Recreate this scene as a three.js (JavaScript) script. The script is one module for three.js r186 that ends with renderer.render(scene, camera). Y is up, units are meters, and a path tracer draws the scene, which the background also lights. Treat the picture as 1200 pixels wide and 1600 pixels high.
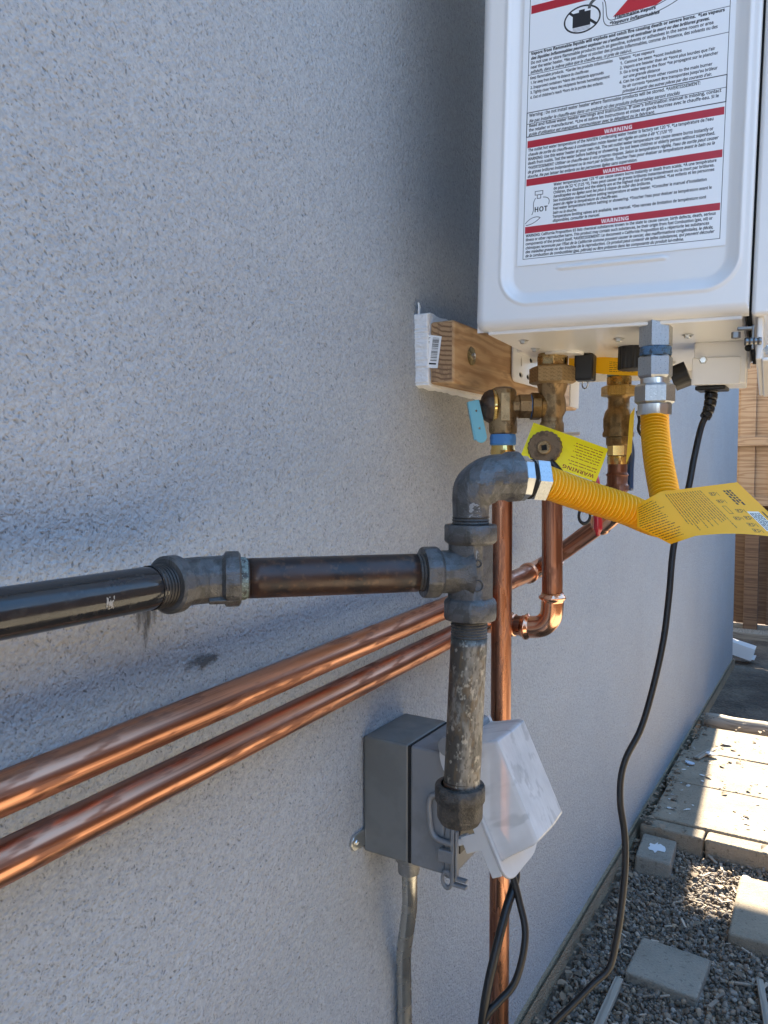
import * as THREE from 'three';
import { mergeGeometries, mergeVertices, toCreasedNormals } from 'three/addons/utils/BufferGeometryUtils.js';
import { RoundedBoxGeometry } from 'three/addons/geometries/RoundedBoxGeometry.js';

// ------------------------------------------------------------ camera, sky, sun, exposure
const scene = new THREE.Scene();
const camera = new THREE.PerspectiveCamera(67.83, 0.75, 0.02, 400);
camera.position.set(0, 1.09, 0.508);
camera.lookAt(0.8547, 1.0363, -0.0084);

function skyTexture() {
  const w = 256, h = 128, d = new Float32Array(w * h * 4);
  for (let j = 0; j < h; j++) {
    const el = ((j + 0.5) / h - 0.5) * Math.PI;              // row 0 is straight down
    const t = Math.max(0, Math.sin(el));
    const hz = Math.pow(1 - t, 4);
    for (let i = 0; i < w; i++) {
      const k = (j * w + i) * 4;
      d[k] = 0.17 + 0.58 * hz; d[k + 1] = 0.365 + 0.485 * hz; d[k + 2] = 0.70 + 0.20 * hz; d[k + 3] = 1;
    }
  }
  const t = new THREE.DataTexture(d, w, h, THREE.RGBAFormat, THREE.FloatType);
  t.mapping = THREE.EquirectangularReflectionMapping; t.magFilter = THREE.LinearFilter; t.needsUpdate = true;
  return t;
}
const skyTex = skyTexture();
scene.background = skyTex; scene.environment = skyTex;
scene.backgroundIntensity = 0.55; scene.environmentIntensity = 0.55;

const sun = new THREE.DirectionalLight(new THREE.Color(1, 0.89, 0.70), 5);
sun.position.set(10, 8.4, -0.76); sun.target.position.set(0, 0, 0);
sun.castShadow = true; sun.shadow.mapSize.set(4096, 4096);
Object.assign(sun.shadow.camera, { left: -9, right: 9, top: 9, bottom: -9, near: 0.5, far: 40 });
sun.shadow.bias = -0.0005;
scene.add(sun, sun.target);

const renderer = new THREE.WebGLRenderer({ antialias: true });
renderer.toneMapping = THREE.LinearToneMapping;
renderer.toneMappingExposure = 6.6;
renderer.shadowMap.enabled = true;

// ------------------------------------------------------------ helpers
const V = (x, y, z) => new THREE.Vector3(x, y, z);
function rng(seed) { let a = seed >>> 0; return () => { a |= 0; a = a + 0x6D2B79F5 | 0; let t = Math.imul(a ^ a >>> 15, 1 | a); t = t + Math.imul(t ^ t >>> 7, 61 | t) ^ t; return ((t ^ t >>> 14) >>> 0) / 4294967296; }; }
const clamp = (x, a = 0, b = 1) => Math.min(b, Math.max(a, x));
const smooth = (a, b, x) => { const t = clamp((x - a) / (b - a)); return t * t * (3 - 2 * t); };
const lerp = (a, b, t) => a + (b - a) * t;
const used = {};
function numbered(n) { used[n] = (used[n] ?? -1) + 1; return used[n] ? n + '_' + String(used[n]).padStart(3, '0') : n; }
function thing(name, label, category, pos = [0, 0, 0], group) {
  const g = new THREE.Group(); g.name = numbered(name); g.position.set(...pos);
  g.userData = { label, category }; if (group) g.userData.group = group;
  scene.add(g); return g;
}
function raw(name, geo, mat, parent) { const m = new THREE.Mesh(geo, mat); m.name = name; m.castShadow = m.receiveShadow = true; parent.add(m); return m; }
// geometry given in world coordinates, hung under a thing whose base is not at the origin
function part(parent, name, geo, mat, label) {
  let root = parent; while (root.parent && root.parent !== scene) root = root.parent;
  geo.translate(-root.position.x, -root.position.y, -root.position.z);
  const m = raw(name, geo, mat, parent); if (label) m.userData.label = label; return m;
}
function single(name, label, category, geo, mat, group) { const m = raw(numbered(name), geo, mat, scene); m.userData = { label, category }; if (group) m.userData.group = group; return m; }
const YUP = V(0, 1, 0);
function orient(geo, pos, dir, spin = 0) {
  const q = new THREE.Quaternion().setFromUnitVectors(YUP, dir.clone().normalize());
  if (spin) q.multiply(new THREE.Quaternion().setFromAxisAngle(YUP, spin));
  return geo.applyMatrix4(new THREE.Matrix4().compose(pos, q, V(1, 1, 1)));
}
function lathe(profile, seg = 40, crease = 0.7) {
  const g = new THREE.LatheGeometry(profile.map(([r, y]) => new THREE.Vector2(Math.max(r, 1e-5), y)), seg);
  const uv = g.attributes.uv, p = g.attributes.position;
  let R = 0; for (const q of profile) R = Math.max(R, q[0]);
  for (let i = 0; i < uv.count; i++) uv.setXY(i, p.getY(i), uv.getX(i) * 2 * Math.PI * R);
  return toCreasedNormals(g, crease);
}
function hexNut(r, h, c = 0.12) {   // chamfered hexagon on +y from 0 to h
  const g = new THREE.LatheGeometry([[1e-5, 0], [r * 0.86, 0], [r, h * c], [r, h * (1 - c)], [r * 0.86, h], [1e-5, h]].map(a => new THREE.Vector2(...a)), 6).toNonIndexed();
  g.computeVertexNormals(); return g;
}
// a tube along points with its own radius at every point; uv in metres (u along, v around)
function sweep(pts, radii, rs = 24, caps = true, crease = 0) {
  const n = pts.length, P = [], U = [], I = [], L = [0];
  for (let i = 1; i < n; i++) L.push(L[i - 1] + pts[i].distanceTo(pts[i - 1]));
  let T0 = pts[1].clone().sub(pts[0]).normalize();
  let N = Math.abs(T0.y) < 0.9 ? V(0, 1, 0) : V(1, 0, 0); N.sub(T0.clone().multiplyScalar(N.dot(T0))).normalize();
  for (let i = 0; i < n; i++) {
    const T = pts[Math.min(n - 1, i + 1)].clone().sub(pts[Math.max(0, i - 1)]).normalize();
    N.sub(T.clone().multiplyScalar(N.dot(T))).normalize();
    const B = T.clone().cross(N), R = Array.isArray(radii) ? radii[i] : typeof radii === 'function' ? radii(L[i], i) : radii;
    for (let k = 0; k <= rs; k++) {
      const a = k / rs * Math.PI * 2, q = pts[i].clone().addScaledVector(N, Math.cos(a) * R).addScaledVector(B, Math.sin(a) * R);
      P.push(q.x, q.y, q.z); U.push(L[i], k / rs * 2 * Math.PI * R);
    }
  }
  for (let i = 0; i < n - 1; i++) for (let k = 0; k < rs; k++) { const a = i * (rs + 1) + k, b = a + rs + 1; I.push(a, a + 1, b, b, a + 1, b + 1); }
  if (caps) for (const [i, s] of [[0, 1], [n - 1, -1]]) {
    const c = P.length / 3; P.push(pts[i].x, pts[i].y, pts[i].z); U.push(L[i], 0);
    for (let k = 0; k < rs; k++) { const a = i * (rs + 1) + k; s > 0 ? I.push(c, a + 1, a) : I.push(c, a, a + 1); }
  }
  let g = new THREE.BufferGeometry();
  g.setAttribute('position', new THREE.Float32BufferAttribute(P, 3)); g.setAttribute('uv', new THREE.Float32BufferAttribute(U, 2)); g.setIndex(I);
  g.computeVertexNormals();
  // weld the normals along the seam
  const nm = g.attributes.normal;
  for (let i = 0; i < n; i++) { const a = i * (rs + 1), b = a + rs, s = V(nm.getX(a) + nm.getX(b), nm.getY(a) + nm.getY(b), nm.getZ(a) + nm.getZ(b)).normalize(); nm.setXYZ(a, s.x, s.y, s.z); nm.setXYZ(b, s.x, s.y, s.z); }
  if (crease) g = toCreasedNormals(g, crease);
  return g;
}
const line = (a, b, n = 12) => Array.from({ length: n + 1 }, (_, i) => a.clone().lerp(b, i / n));
const spline = (arr, n) => new THREE.CatmullRomCurve3(arr.map(a => V(...a)), false, 'centripetal').getSpacedPoints(n);
function box(x0, y0, z0, x1, y1, z1, r = 0) {
  const w = x1 - x0, h = y1 - y0, d = z1 - z0;
  const g = r ? new RoundedBoxGeometry(w, h, d, 3, r) : new THREE.BoxGeometry(w, h, d);
  g.translate((x0 + x1) / 2, (y0 + y1) / 2, (z0 + z1) / 2);
  const uv = g.attributes.uv, p = g.attributes.position, nn = g.attributes.normal;
  for (let i = 0; i < uv.count; i++) {
    const ax = Math.abs(nn.getX(i)), ay = Math.abs(nn.getY(i)), az = Math.abs(nn.getZ(i));
    if (ax >= ay && ax >= az) uv.setXY(i, p.getZ(i), p.getY(i)); else if (ay >= az) uv.setXY(i, p.getX(i), p.getZ(i)); else uv.setXY(i, p.getX(i), p.getY(i));
  }
  return g;
}
function sheet(corner, nu, nv) {   // corner(u,v) -> Vector3, u,v in 0..1; uv 0..1
  const P = [], U = [], I = [];
  for (let j = 0; j <= nv; j++) for (let i = 0; i <= nu; i++) { const p = corner(i / nu, j / nv); P.push(p.x, p.y, p.z); U.push(i / nu, j / nv); }
  for (let j = 0; j < nv; j++) for (let i = 0; i < nu; i++) { const a = j * (nu + 1) + i, b = a + nu + 1; I.push(a, a + 1, b, b, a + 1, b + 1); }
  const g = new THREE.BufferGeometry(); g.setAttribute('position', new THREE.Float32BufferAttribute(P, 3)); g.setAttribute('uv', new THREE.Float32BufferAttribute(U, 2)); g.setIndex(I); g.computeVertexNormals(); return g;
}
const arr = (o) => V(...o);
const quad = (a, b, c, d) => (u, v) => arr(a).lerp(arr(b), u).lerp(arr(d).lerp(arr(c), u), v);   // a-b bottom row (v=0), d-c at v=1

// ------------------------------------------------------------ noise and textures
function lattice(seed, n) { const r = rng(seed), a = new Float32Array(n * n); for (let i = 0; i < a.length; i++) a[i] = r(); return a; }
const LAT = lattice(77, 256);
function vnoise(x, y, px, py, s) {   // tileable value noise with periods px, py
  const xi = Math.floor(x), yi = Math.floor(y), fx = x - xi, fy = y - yi, ux = fx * fx * (3 - 2 * fx), uy = fy * fy * (3 - 2 * fy);
  const X0 = ((xi % px) + px) % px, X1 = (X0 + 1) % px, Y0 = ((yi % py) + py) % py, Y1 = (Y0 + 1) % py;
  const h = (a, b) => LAT[((b + s * 57) & 255) * 256 + ((a + s * 131) & 255)];
  const p = h(X0, Y0), q = h(X1, Y0), r = h(X0, Y1), t = h(X1, Y1);
  return (p + (q - p) * ux) * (1 - uy) + (r + (t - r) * ux) * uy;
}
function fbm(u, v, fx, fy, oct, s = 0) { let a = 0, m = 0.5, t = 0; for (let o = 0; o < oct; o++) { a += m * vnoise(u * fx, v * fy, fx, fy, s + o); t += m; m *= 0.55; fx *= 2; fy *= 2; } return a / t; }
function tex(w, h, fn, srgb, size) {   // fn(u,v) -> [r,g,b] in 0..255 or a grey number; size = metres per repeat
  const d = new Uint8Array(w * h * 4);
  for (let j = 0; j < h; j++) for (let i = 0; i < w; i++) {
    const c = fn((i + 0.5) / w, (j + 0.5) / h, i, j), k = (j * w + i) * 4;
    if (typeof c === 'number') d[k] = d[k + 1] = d[k + 2] = clamp(c, 0, 255); else { d[k] = clamp(c[0], 0, 255); d[k + 1] = clamp(c[1], 0, 255); d[k + 2] = clamp(c[2], 0, 255); }
    d[k + 3] = c[3] ?? 255;
  }
  return finish(new THREE.DataTexture(d, w, h), srgb, size);
}
function finish(t, srgb, size) {
  t.wrapS = t.wrapT = THREE.RepeatWrapping; t.magFilter = THREE.LinearFilter; t.minFilter = THREE.LinearMipmapLinearFilter; t.generateMipmaps = true;
  if (srgb) t.colorSpace = THREE.SRGBColorSpace;
  if (size) Array.isArray(size) ? t.repeat.set(1 / size[0], 1 / size[1]) : t.repeat.set(1 / size, 1 / size);
  t.needsUpdate = true; return t;
}
const S = (c) => { c = clamp(c); return 255 * (c <= 0.0031308 ? 12.92 * c : 1.055 * Math.pow(c, 1 / 2.4) - 0.055); };   // linear -> sRGB byte
const mix3 = (a, b, t) => [lerp(a[0], b[0], t), lerp(a[1], b[1], t), lerp(a[2], b[2], t)];
const S3 = (c) => [S(c[0]), S(c[1]), S(c[2])];
const M = (o) => { const p = { side: THREE.DoubleSide, ...o }; if (o.color) p.color = new THREE.Color().setRGB(...o.color); return new THREE.MeshStandardMaterial(p); };
const MP = (o) => { const p = { side: THREE.DoubleSide, ...o }; if (o.color) p.color = new THREE.Color().setRGB(...o.color); return new THREE.MeshPhysicalMaterial(p); };

// stucco: a field of sand grain with torn pits
const ST = 2048, stH = new Float32Array(ST * ST), stPit = new Float32Array(ST * ST);
{
  const r = rng(5);
  for (let j = 0; j < ST; j++) for (let i = 0; i < ST; i++) { const u = i / ST, v = j / ST; stH[j * ST + i] = 0.64 + 0.26 * (vnoise(u * 190, v * 190, 190, 190, 1) - 0.5) + 0.42 * (vnoise(u * 420, v * 420, 420, 420, 2) - 0.5) + 0.3 * (vnoise(u * 900, v * 900, 900, 900, 3) - 0.5) + 0.2 * (fbm(u, v, 14, 14, 3, 9) - 0.5); }
  for (let n = 0; n < 90000; n++) {
    const cx = r() * ST, cy = r() * ST, big = Math.pow(r(), 7), l = 0.9 + 2.6 * big + r() * 1.3, w = 0.55 + 0.9 * big + r() * 0.45, a = 2.0 + (r() - 0.5) * 1.9, dp = 0.15 + 0.85 * r() * r();
    const ca = Math.cos(a), sa = Math.sin(a), R = Math.ceil(l + 2);
    for (let y = -R; y <= R; y++) for (let x = -R; x <= R; x++) {
      const p = (x * ca + y * sa) / l, q = (-x * sa + y * ca) / w, e = p * p + q * q; if (e > 1.6) continue;
      const k = ((Math.floor(cy) + y + ST) % ST) * ST + (Math.floor(cx) + x + ST) % ST, d = dp * (1 - smooth(0.3, 1.6, e));
      if (d > stPit[k]) stPit[k] = d;
    }
  }
}
const stuccoBump = tex(ST, ST, (u, v, i, j) => { const k = j * ST + i; return 255 * clamp(stH[k] - 0.5 * stPit[k]); }, false, 1.05);
const stuccoMap = tex(ST, ST, (u, v, i, j) => {
  const k = j * ST + i, p = stPit[k], f = fbm(u, v, 5, 5, 4, 20) - 0.5, g = 0.5 * vnoise(u * 330, v * 330, 330, 330, 31) + 0.5 * vnoise(u * 620, v * 620, 620, 620, 33) - 0.5, b = 1.03 * (1 + 0.16 * f + 0.34 * g) * (1 - 0.58 * p);
  const t = fbm(u, v, 3, 3, 3, 40) - 0.5;
  return S3([0.336 * b * (1 + 0.07 * t), 0.351 * b, 0.366 * b * (1 - 0.06 * t)]);
}, true, 1.05);
const mStucco = M({ map: stuccoMap, bumpMap: stuccoBump, bumpScale: 0.0026, roughness: 0.95 });

const concMap = tex(512, 512, (u, v) => { const f = fbm(u, v, 6, 6, 5, 3), g = vnoise(u * 128, v * 128, 128, 128, 7), s = vnoise(u * 60, v * 60, 60, 60, 17) > 0.86 ? 0.72 : 1; const b = (0.72 + 0.45 * f + 0.16 * (g - 0.5)) * s; return S3([0.25 * b, 0.203 * b, 0.147 * b]); }, true, 0.35);
const concBump = tex(512, 512, (u, v) => 255 * (0.5 * fbm(u, v, 24, 24, 4, 5) + 0.4 * vnoise(u * 170, v * 170, 170, 170, 8)), false, 0.35);
const mConcrete = M({ map: concMap, bumpMap: concBump, bumpScale: 0.0025, roughness: 0.95 });
const mConcreteGrey = M({ map: concMap, bumpMap: concBump, bumpScale: 0.0025, roughness: 0.95, color: [0.95, 1.02, 1.12] });
const mFound = M({ map: concMap, bumpMap: concBump, bumpScale: 0.006, roughness: 0.95, color: [1.15, 1.08, 0.96] });

const copperN = (u, v) => fbm(u, v, 3, 14, 4, 11);
function copperMat(tone, seed, rough) {
  const map = tex(512, 256, (u, v) => {
    const a = fbm(u, v, 2, 7, 4, seed), b = fbm(u, v, 1, 44, 3, seed + 5), c = fbm(u, v, 12, 12, 4, seed + 9);
    let col = mix3([0.54, 0.265, 0.165], [0.25, 0.115, 0.075], smooth(0.40, 0.60, a * 0.6 + b * 0.4 + tone));
    col = mix3(col, [0.22, 0.105, 0.07], smooth(0.58, 0.76, c) * 0.6);
    return S3(col);
  }, true, [0.42, 0.09]);
  const rm = tex(512, 256, (u, v) => { const a = fbm(u, v, 3, 8, 4, seed), c = fbm(u, v, 12, 12, 4, seed + 9); const q = rough + 0.24 * (a - 0.4) + 0.3 * smooth(0.55, 0.72, c); return [0, 255 * clamp(q, 0.08, 1), 255]; }, false, [0.42, 0.09]);
  const bm = tex(256, 256, (u, v) => 255 * (0.7 * fbm(u, v, 2, 48, 3, seed + 2) + 0.3 * fbm(u, v, 24, 24, 2, seed + 3)), false, [0.3, 0.09]);
  return M({ map, roughnessMap: rm, roughness: 1, metalness: 1, bumpMap: bm, bumpScale: 0.00007 });
}
const mCopper = copperMat(0.03, 21, 0.32), mCopperDull = copperMat(0.06, 61, 0.3);
const mCopperNew = M({ color: [0.86, 0.47, 0.30], metalness: 1, roughness: 0.17 });

const shared = {}; const once = (k, f) => shared[k] ??= f();
function speckMat(base, dark, light, o = {}) {
  const seed = o.seed ?? 3;
  const map = tex(256, 256, (u, v) => { const a = fbm(u, v, 6, 6, 5, seed), b = fbm(u, v, 28, 28, 3, seed + 6); let c = mix3(base, dark, smooth(0.46, 0.66, a)); c = mix3(c, light, smooth(0.62, 0.78, b) * (o.lightAmt ?? 0.7)); return S3(c); }, true, o.size ?? 0.09);
  const bm = once('b' + (o.size ?? 0.09), () => tex(256, 256, (u, v) => 255 * (0.6 * fbm(u, v, 40, 40, 3, seed + 1) + 0.4 * fbm(u, v, 8, 8, 3, seed + 2)), false, o.size ?? 0.09));
  const rm = once('r' + (o.size ?? 0.09) + Math.round((o.rough ?? 0.5) * 12), () => tex(128, 128, (u, v) => [0, 255 * clamp((o.rough ?? 0.5) + 0.35 * (fbm(u, v, 8, 8, 4, seed + 4) - 0.5)), 255], false, o.size ?? 0.09));
  return M({ map, bumpMap: bm, bumpScale: o.bump ?? 0.0005, roughnessMap: rm, roughness: 1, metalness: o.metal ?? 0.5 });
}
const mCast = speckMat([0.115, 0.113, 0.112], [0.085, 0.083, 0.08], [0.17, 0.165, 0.155], { seed: 13, rough: 0.47, metal: 0.55, bump: 0.0007, size: 0.035, lightAmt: 0.45 });
const mCastDark = speckMat([0.075, 0.07, 0.064], [0.045, 0.042, 0.038], [0.12, 0.10, 0.08], { seed: 23, rough: 0.55, metal: 0.4, bump: 0.001, size: 0.05 });
const mBlackPipe = speckMat([0.016, 0.016, 0.018], [0.022, 0.021, 0.021], [0.06, 0.055, 0.05], { seed: 33, rough: 0.13, metal: 0.0, bump: 0.00015, size: 0.16, lightAmt: 0.25 });
const mRustPipe = speckMat([0.050, 0.027, 0.019], [0.026, 0.019, 0.018], [0.095, 0.05, 0.028], { seed: 43, rough: 0.38, metal: 0.25, bump: 0.00025, size: 0.11, lightAmt: 0.7 });
const galvMap = tex(512, 512, (u, v) => { const a = fbm(u, v, 3, 5, 5, 51), b = fbm(u, v, 9, 22, 4, 57), c = fbm(u, v, 20, 20, 3, 59); let q = mix3([0.24, 0.225, 0.195], [0.085, 0.078, 0.066], smooth(0.36, 0.60, a)); q = mix3(q, [0.16, 0.11, 0.06], smooth(0.52, 0.7, b) * 0.6); q = mix3(q, [0.50, 0.46, 0.38], smooth(0.60, 0.78, c) * 0.55); q = mix3(q, [0.06, 0.05, 0.042], smooth(0.55, 0.7, fbm(u, v, 24, 30, 3, 64)) * 0.5); return S3(q); }, true, [0.10, 0.07]);
const mGalv = M({ map: galvMap, bumpMap: concBump, bumpScale: 0.0004, roughness: 0.55, metalness: 0.55 });
const mThread = M({ color: [0.06, 0.055, 0.05], roughness: 0.5, metalness: 0.6 });
const brass = (c, seed, rough, metal = 0.9) => speckMat(c, c.map(x => x * 0.62), c.map(x => Math.min(1, x * 1.5)), { seed, rough, metal, bump: 0.00045, size: 0.05, lightAmt: 0.4 });
const mBrassCast = brass([0.34, 0.235, 0.125], 71, 0.48, 0.8), mBrassOld = brass([0.26, 0.17, 0.075], 73, 0.42, 0.85), mBrassTan = brass([0.42, 0.30, 0.16], 79, 0.42, 0.8);
const mBrassBright = M({ color: [0.80, 0.58, 0.22], metalness: 1, roughness: 0.2 });
const mSteel = speckMat([0.44, 0.45, 0.45], [0.39, 0.40, 0.40], [0.48, 0.48, 0.47], { seed: 81, rough: 0.36, metal: 0.9, bump: 0.00008, lightAmt: 0.3 });
const mZinc = M({ color: [0.66, 0.67, 0.66], metalness: 1, roughness: 0.28 });
const mDarkSteel = M({ color: [0.20, 0.20, 0.20], metalness: 0.9, roughness: 0.35 });
const mTapeDull = speckMat([0.06, 0.13, 0.22], [0.03, 0.04, 0.05], [0.16, 0.26, 0.36], { seed: 83, rough: 0.55, metal: 0.1, size: 0.025 });
const mTape = M({ color: [0.06, 0.20, 0.48], roughness: 0.6 });
const mTapePale = M({ color: [0.22, 0.36, 0.44], roughness: 0.6 });
const mRubber = M({ color: [0.0055, 0.0055, 0.006], roughness: 0.42 });
const mBlackPlastic = M({ color: [0.013, 0.013, 0.014], roughness: 0.42 });
const mGap = M({ color: [0.008, 0.008, 0.008], roughness: 0.9 });
const mWhite = MP({ color: [0.77, 0.76, 0.745], roughness: 0.32, clearcoat: 0.4, clearcoatRoughness: 0.18 });
const mWhitePlate = MP({ color: [0.80, 0.79, 0.77], roughness: 0.3, clearcoat: 0.3, clearcoatRoughness: 0.2 });
const mRibYellow = MP({ color: [0.82, 0.41, 0.005], roughness: 0.42, clearcoat: 0.25, clearcoatRoughness: 0.3 });
const mGreyPVC = speckMat([0.145, 0.146, 0.138], [0.128, 0.13, 0.122], [0.14, 0.14, 0.135], { seed: 91, rough: 0.5, metal: 0, bump: 0.0002, size: 0.2, lightAmt: 0.3 });
const mGreyPVCLight = speckMat([0.18, 0.183, 0.188], [0.155, 0.157, 0.16], [0.2, 0.2, 0.2], { seed: 95, rough: 0.45, metal: 0, bump: 0.0002, size: 0.2, lightAmt: 0.3 });

// wood: rings seen along the grain and across it
function woodMat(a, b, seed, size, o = {}) {
  const map = tex(512, 256, (u, v) => { const w = fbm(u, v, 3, 4, 4, seed), f = fbm(u, v, 4, 64, 3, seed + 3), k = 0.5 + 0.5 * Math.sin((v * 16 + w * 7) * Math.PI * 2 * 0.5); let c = mix3(a, b, smooth(0.25, 0.95, k) * 0.75 + 0.35 * (f - 0.5)); c = mix3(c, b.map(x => x * 0.5), smooth(0.62, 0.8, fbm(u, v, 8, 10, 4, seed + 8)) * (o.dirt ?? 0.5)); return S3(c); }, true, size);
  const bm = tex(256, 256, (u, v) => 255 * fbm(u, v, 3, 60, 3, seed + 4), false, size);
  return M({ map, bumpMap: bm, bumpScale: o.bump ?? 0.0008, roughness: 0.8 });
}
const mWood = woodMat([0.52, 0.34, 0.185], [0.36, 0.205, 0.095], 101, [0.5, 0.16]);
const endMap = tex(512, 512, (u, v) => { const dx = u - 0.95, dy = (v - 1.25) * 1.0, r = Math.hypot(dx * 0.35, dy) + 0.03 * (fbm(u, v, 4, 4, 4, 111) - 0.5); const k = 0.5 + 0.5 * Math.sin(r * 100); let c = mix3([0.42, 0.26, 0.14], [0.20, 0.105, 0.052], smooth(0.45, 0.98, k)); c = mix3(c, [0.2, 0.12, 0.07], smooth(0.5, 0.7, fbm(u, v, 6, 6, 4, 115)) * 0.5); return S3(c); }, true, [0.1, 0.1]);
const mEnd = M({ map: endMap, roughness: 0.85, bumpMap: concBump, bumpScale: 0.0006 });
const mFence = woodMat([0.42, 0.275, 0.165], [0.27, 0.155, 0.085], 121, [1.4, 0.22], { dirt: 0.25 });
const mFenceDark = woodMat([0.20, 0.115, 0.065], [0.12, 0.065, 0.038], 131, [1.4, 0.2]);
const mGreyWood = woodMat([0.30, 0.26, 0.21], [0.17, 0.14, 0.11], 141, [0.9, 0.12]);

const soilMap = tex(1024, 1024, (u, v) => { const f = fbm(u, v, 8, 8, 6, 151), g = vnoise(u * 250, v * 250, 250, 250, 4), h = fbm(u, v, 60, 60, 3, 155); let c = mix3([0.075, 0.055, 0.04], [0.145, 0.11, 0.08], smooth(0.35, 0.65, f)); const b = 0.75 + 0.5 * g + 0.3 * (h - 0.5); return S3(c.map(x => x * b)); }, true, 1.7);
const soilBump = tex(1024, 1024, (u, v) => 255 * (0.5 * fbm(u, v, 40, 40, 4, 161) + 0.5 * vnoise(u * 190, v * 190, 190, 190, 6)), false, 1.7);
const mSoil = M({ map: soilMap, bumpMap: soilBump, bumpScale: 0.012, roughness: 1 });

const mWalk = M({ map: concMap, bumpMap: concBump, bumpScale: 0.002, roughness: 0.95, color: [1.68, 1.84, 2.0] });

// canvas prints
function canvasTex(w, h, draw) { const c = document.createElement('canvas'); c.width = w; c.height = h; const x = c.getContext('2d'); draw(x, w, h); const t = new THREE.CanvasTexture(c); t.colorSpace = THREE.SRGBColorSpace; t.magFilter = THREE.LinearFilter; t.anisotropy = 8; return t; }
function textBars(x, r, x0, y0, w, lines, pitch, h, color) {   // print too small to read: a run of word-length strokes
  x.fillStyle = color;
  for (let l = 0; l < lines; l++) { let p = x0; const end = x0 + w * (0.72 + 0.28 * r()); while (p < end) { const q = Math.min(end - p, h * (1 + 4 * r())); x.fillRect(p, y0 + l * pitch, q, h * (0.7 + 0.3 * r())); p += q + h * 0.7; } }
}

// ------------------------------------------------------------ ground
{
  const g = new THREE.PlaneGeometry(160, 160, 1, 1); g.rotateX(-Math.PI / 2);
  const p = g.attributes.position, uv = g.attributes.uv; for (let i = 0; i < uv.count; i++) uv.setXY(i, p.getX(i), p.getZ(i));
  const m = raw('ground', g, mSoil, scene); m.userData = { kind: 'structure', label: 'bare brown soil and grit of the side yard' };
}
{
  // pale concrete walk along the yard, in full sun; the strip against the wall is gravel and pavers
  const g = sheet((u, v) => V(-0.9 + 6.1 * u, 0.012, 0.78 + 1.6 * (1 - v)), 4, 2), uv = g.attributes.uv; for (let i = 0; i < uv.count; i++) uv.setXY(i, uv.getX(i) * 6.1, uv.getY(i) * 1.6);
  const m = raw('walkway', g, mWalk, scene); m.userData = { kind: 'structure', label: 'pale sunlit concrete walk beside the gravel strip' };
}
// ------------------------------------------------------------ house
const house = thing('house', 'house corner with a long pale grey pitted stucco wall beside the heater', 'house', [0, 0, 0]);
{
  const wall = part(house, 'stucco_wall', box(-4, 0.045, -0.22, 4.6, 2.86, 0), mStucco);
  part(house, 'side_wall', box(4.38, 0.045, -5, 4.6, 2.86, -0.2202), mStucco);
  // foundation: slightly proud, with a rough lower edge
  const f = sheet((u, v) => { const x = -4 + 8.612 * u, e = 0.012 + 0.0025 * (fbm(u, v * 0.5, 160, 2, 3, 3) - 0.5); return V(x, -0.02 + 0.064 * v, e); }, 700, 4);
  { const uv = f.attributes.uv; for (let i = 0; i < uv.count; i++) uv.setXY(i, uv.getX(i) * 8.6, uv.getY(i) * 0.06); }
  part(house, 'foundation', mergeGeometries([f.toNonIndexed(), box(-4, -0.02, -0.2, 4.612, 0.0445, 0.006).toNonIndexed(), box(4.39, -0.02, -5, 4.61, 0.0445, -0.201).toNonIndexed()]), mFound);
  const mSoffit = M({ color: [0.42, 0.41, 0.40], roughness: 0.85 }), mRoof = M({ color: [0.07, 0.065, 0.06], roughness: 0.95, bumpMap: concBump, bumpScale: 0.003 });
  const ev = part(house, 'roof_eave', box(-4.4, 2.50, 0.0005, 4.93, 2.56, 0.46), mSoffit);
  part(ev, 'fascia', box(-4.4, 2.47, 0.4605, 4.93, 2.62, 0.485), M({ color: [0.6, 0.6, 0.58], roughness: 0.6 }));
  part(ev, 'rake', box(4.601, 2.50, -5, 4.93, 2.56, 0), mSoffit);
  const rf = new THREE.BoxGeometry(9.6, 0.05, 3.2); rf.rotateX(0.35); rf.translate(0.3, 3.16, -1.04);
  part(house, 'roof', rf, mRoof);
  // old pipe-dope stain and a smudge below the gas elbow, thin crusts with ragged outlines
  const smear = (x0, y0, w, h, z, col, lo, hi, seed, drip) => {
    const al = tex(128, 128, (u, v) => { const e = Math.min(u, 1 - u) * 2.4, t = drip ? Math.min(1, 1.25 * v + 0.1) * smooth(1, 0.86, v) : Math.min(1, Math.min(v, 1 - v) * 2.6); const n = fbm(u, v, drip ? 7 : 6, drip ? 3 : 6, 5, seed); return 190 * smooth(lo, hi, n * 0.8 + 0.35 * clamp(e) * t - 0.12 + 0.25 * (t - 0.6)); });
    const g = sheet((u, v) => V(x0 + w * (u - 0.5), y0 + h * (v - 0.5), z), 1, 1);
    part(wall, 'stain', g, M({ color: col, roughness: 0.9, alphaMap: al, transparent: true, bumpMap: stuccoBump, bumpScale: 0.004 }));
  };
  smear(0.447, 0.958, 0.026, 0.052, 0.0012, [0.17, 0.155, 0.135], 0.30, 0.75, 4, 1);
  smear(0.463, 0.969, 0.012, 0.030, 0.0016, [0.50, 0.48, 0.45], 0.50, 0.62, 9, 1);
  smear(0.512, 0.914, 0.052, 0.024, 0.0012, [0.23, 0.22, 0.205], 0.36, 0.85, 14, 0);
}
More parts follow.
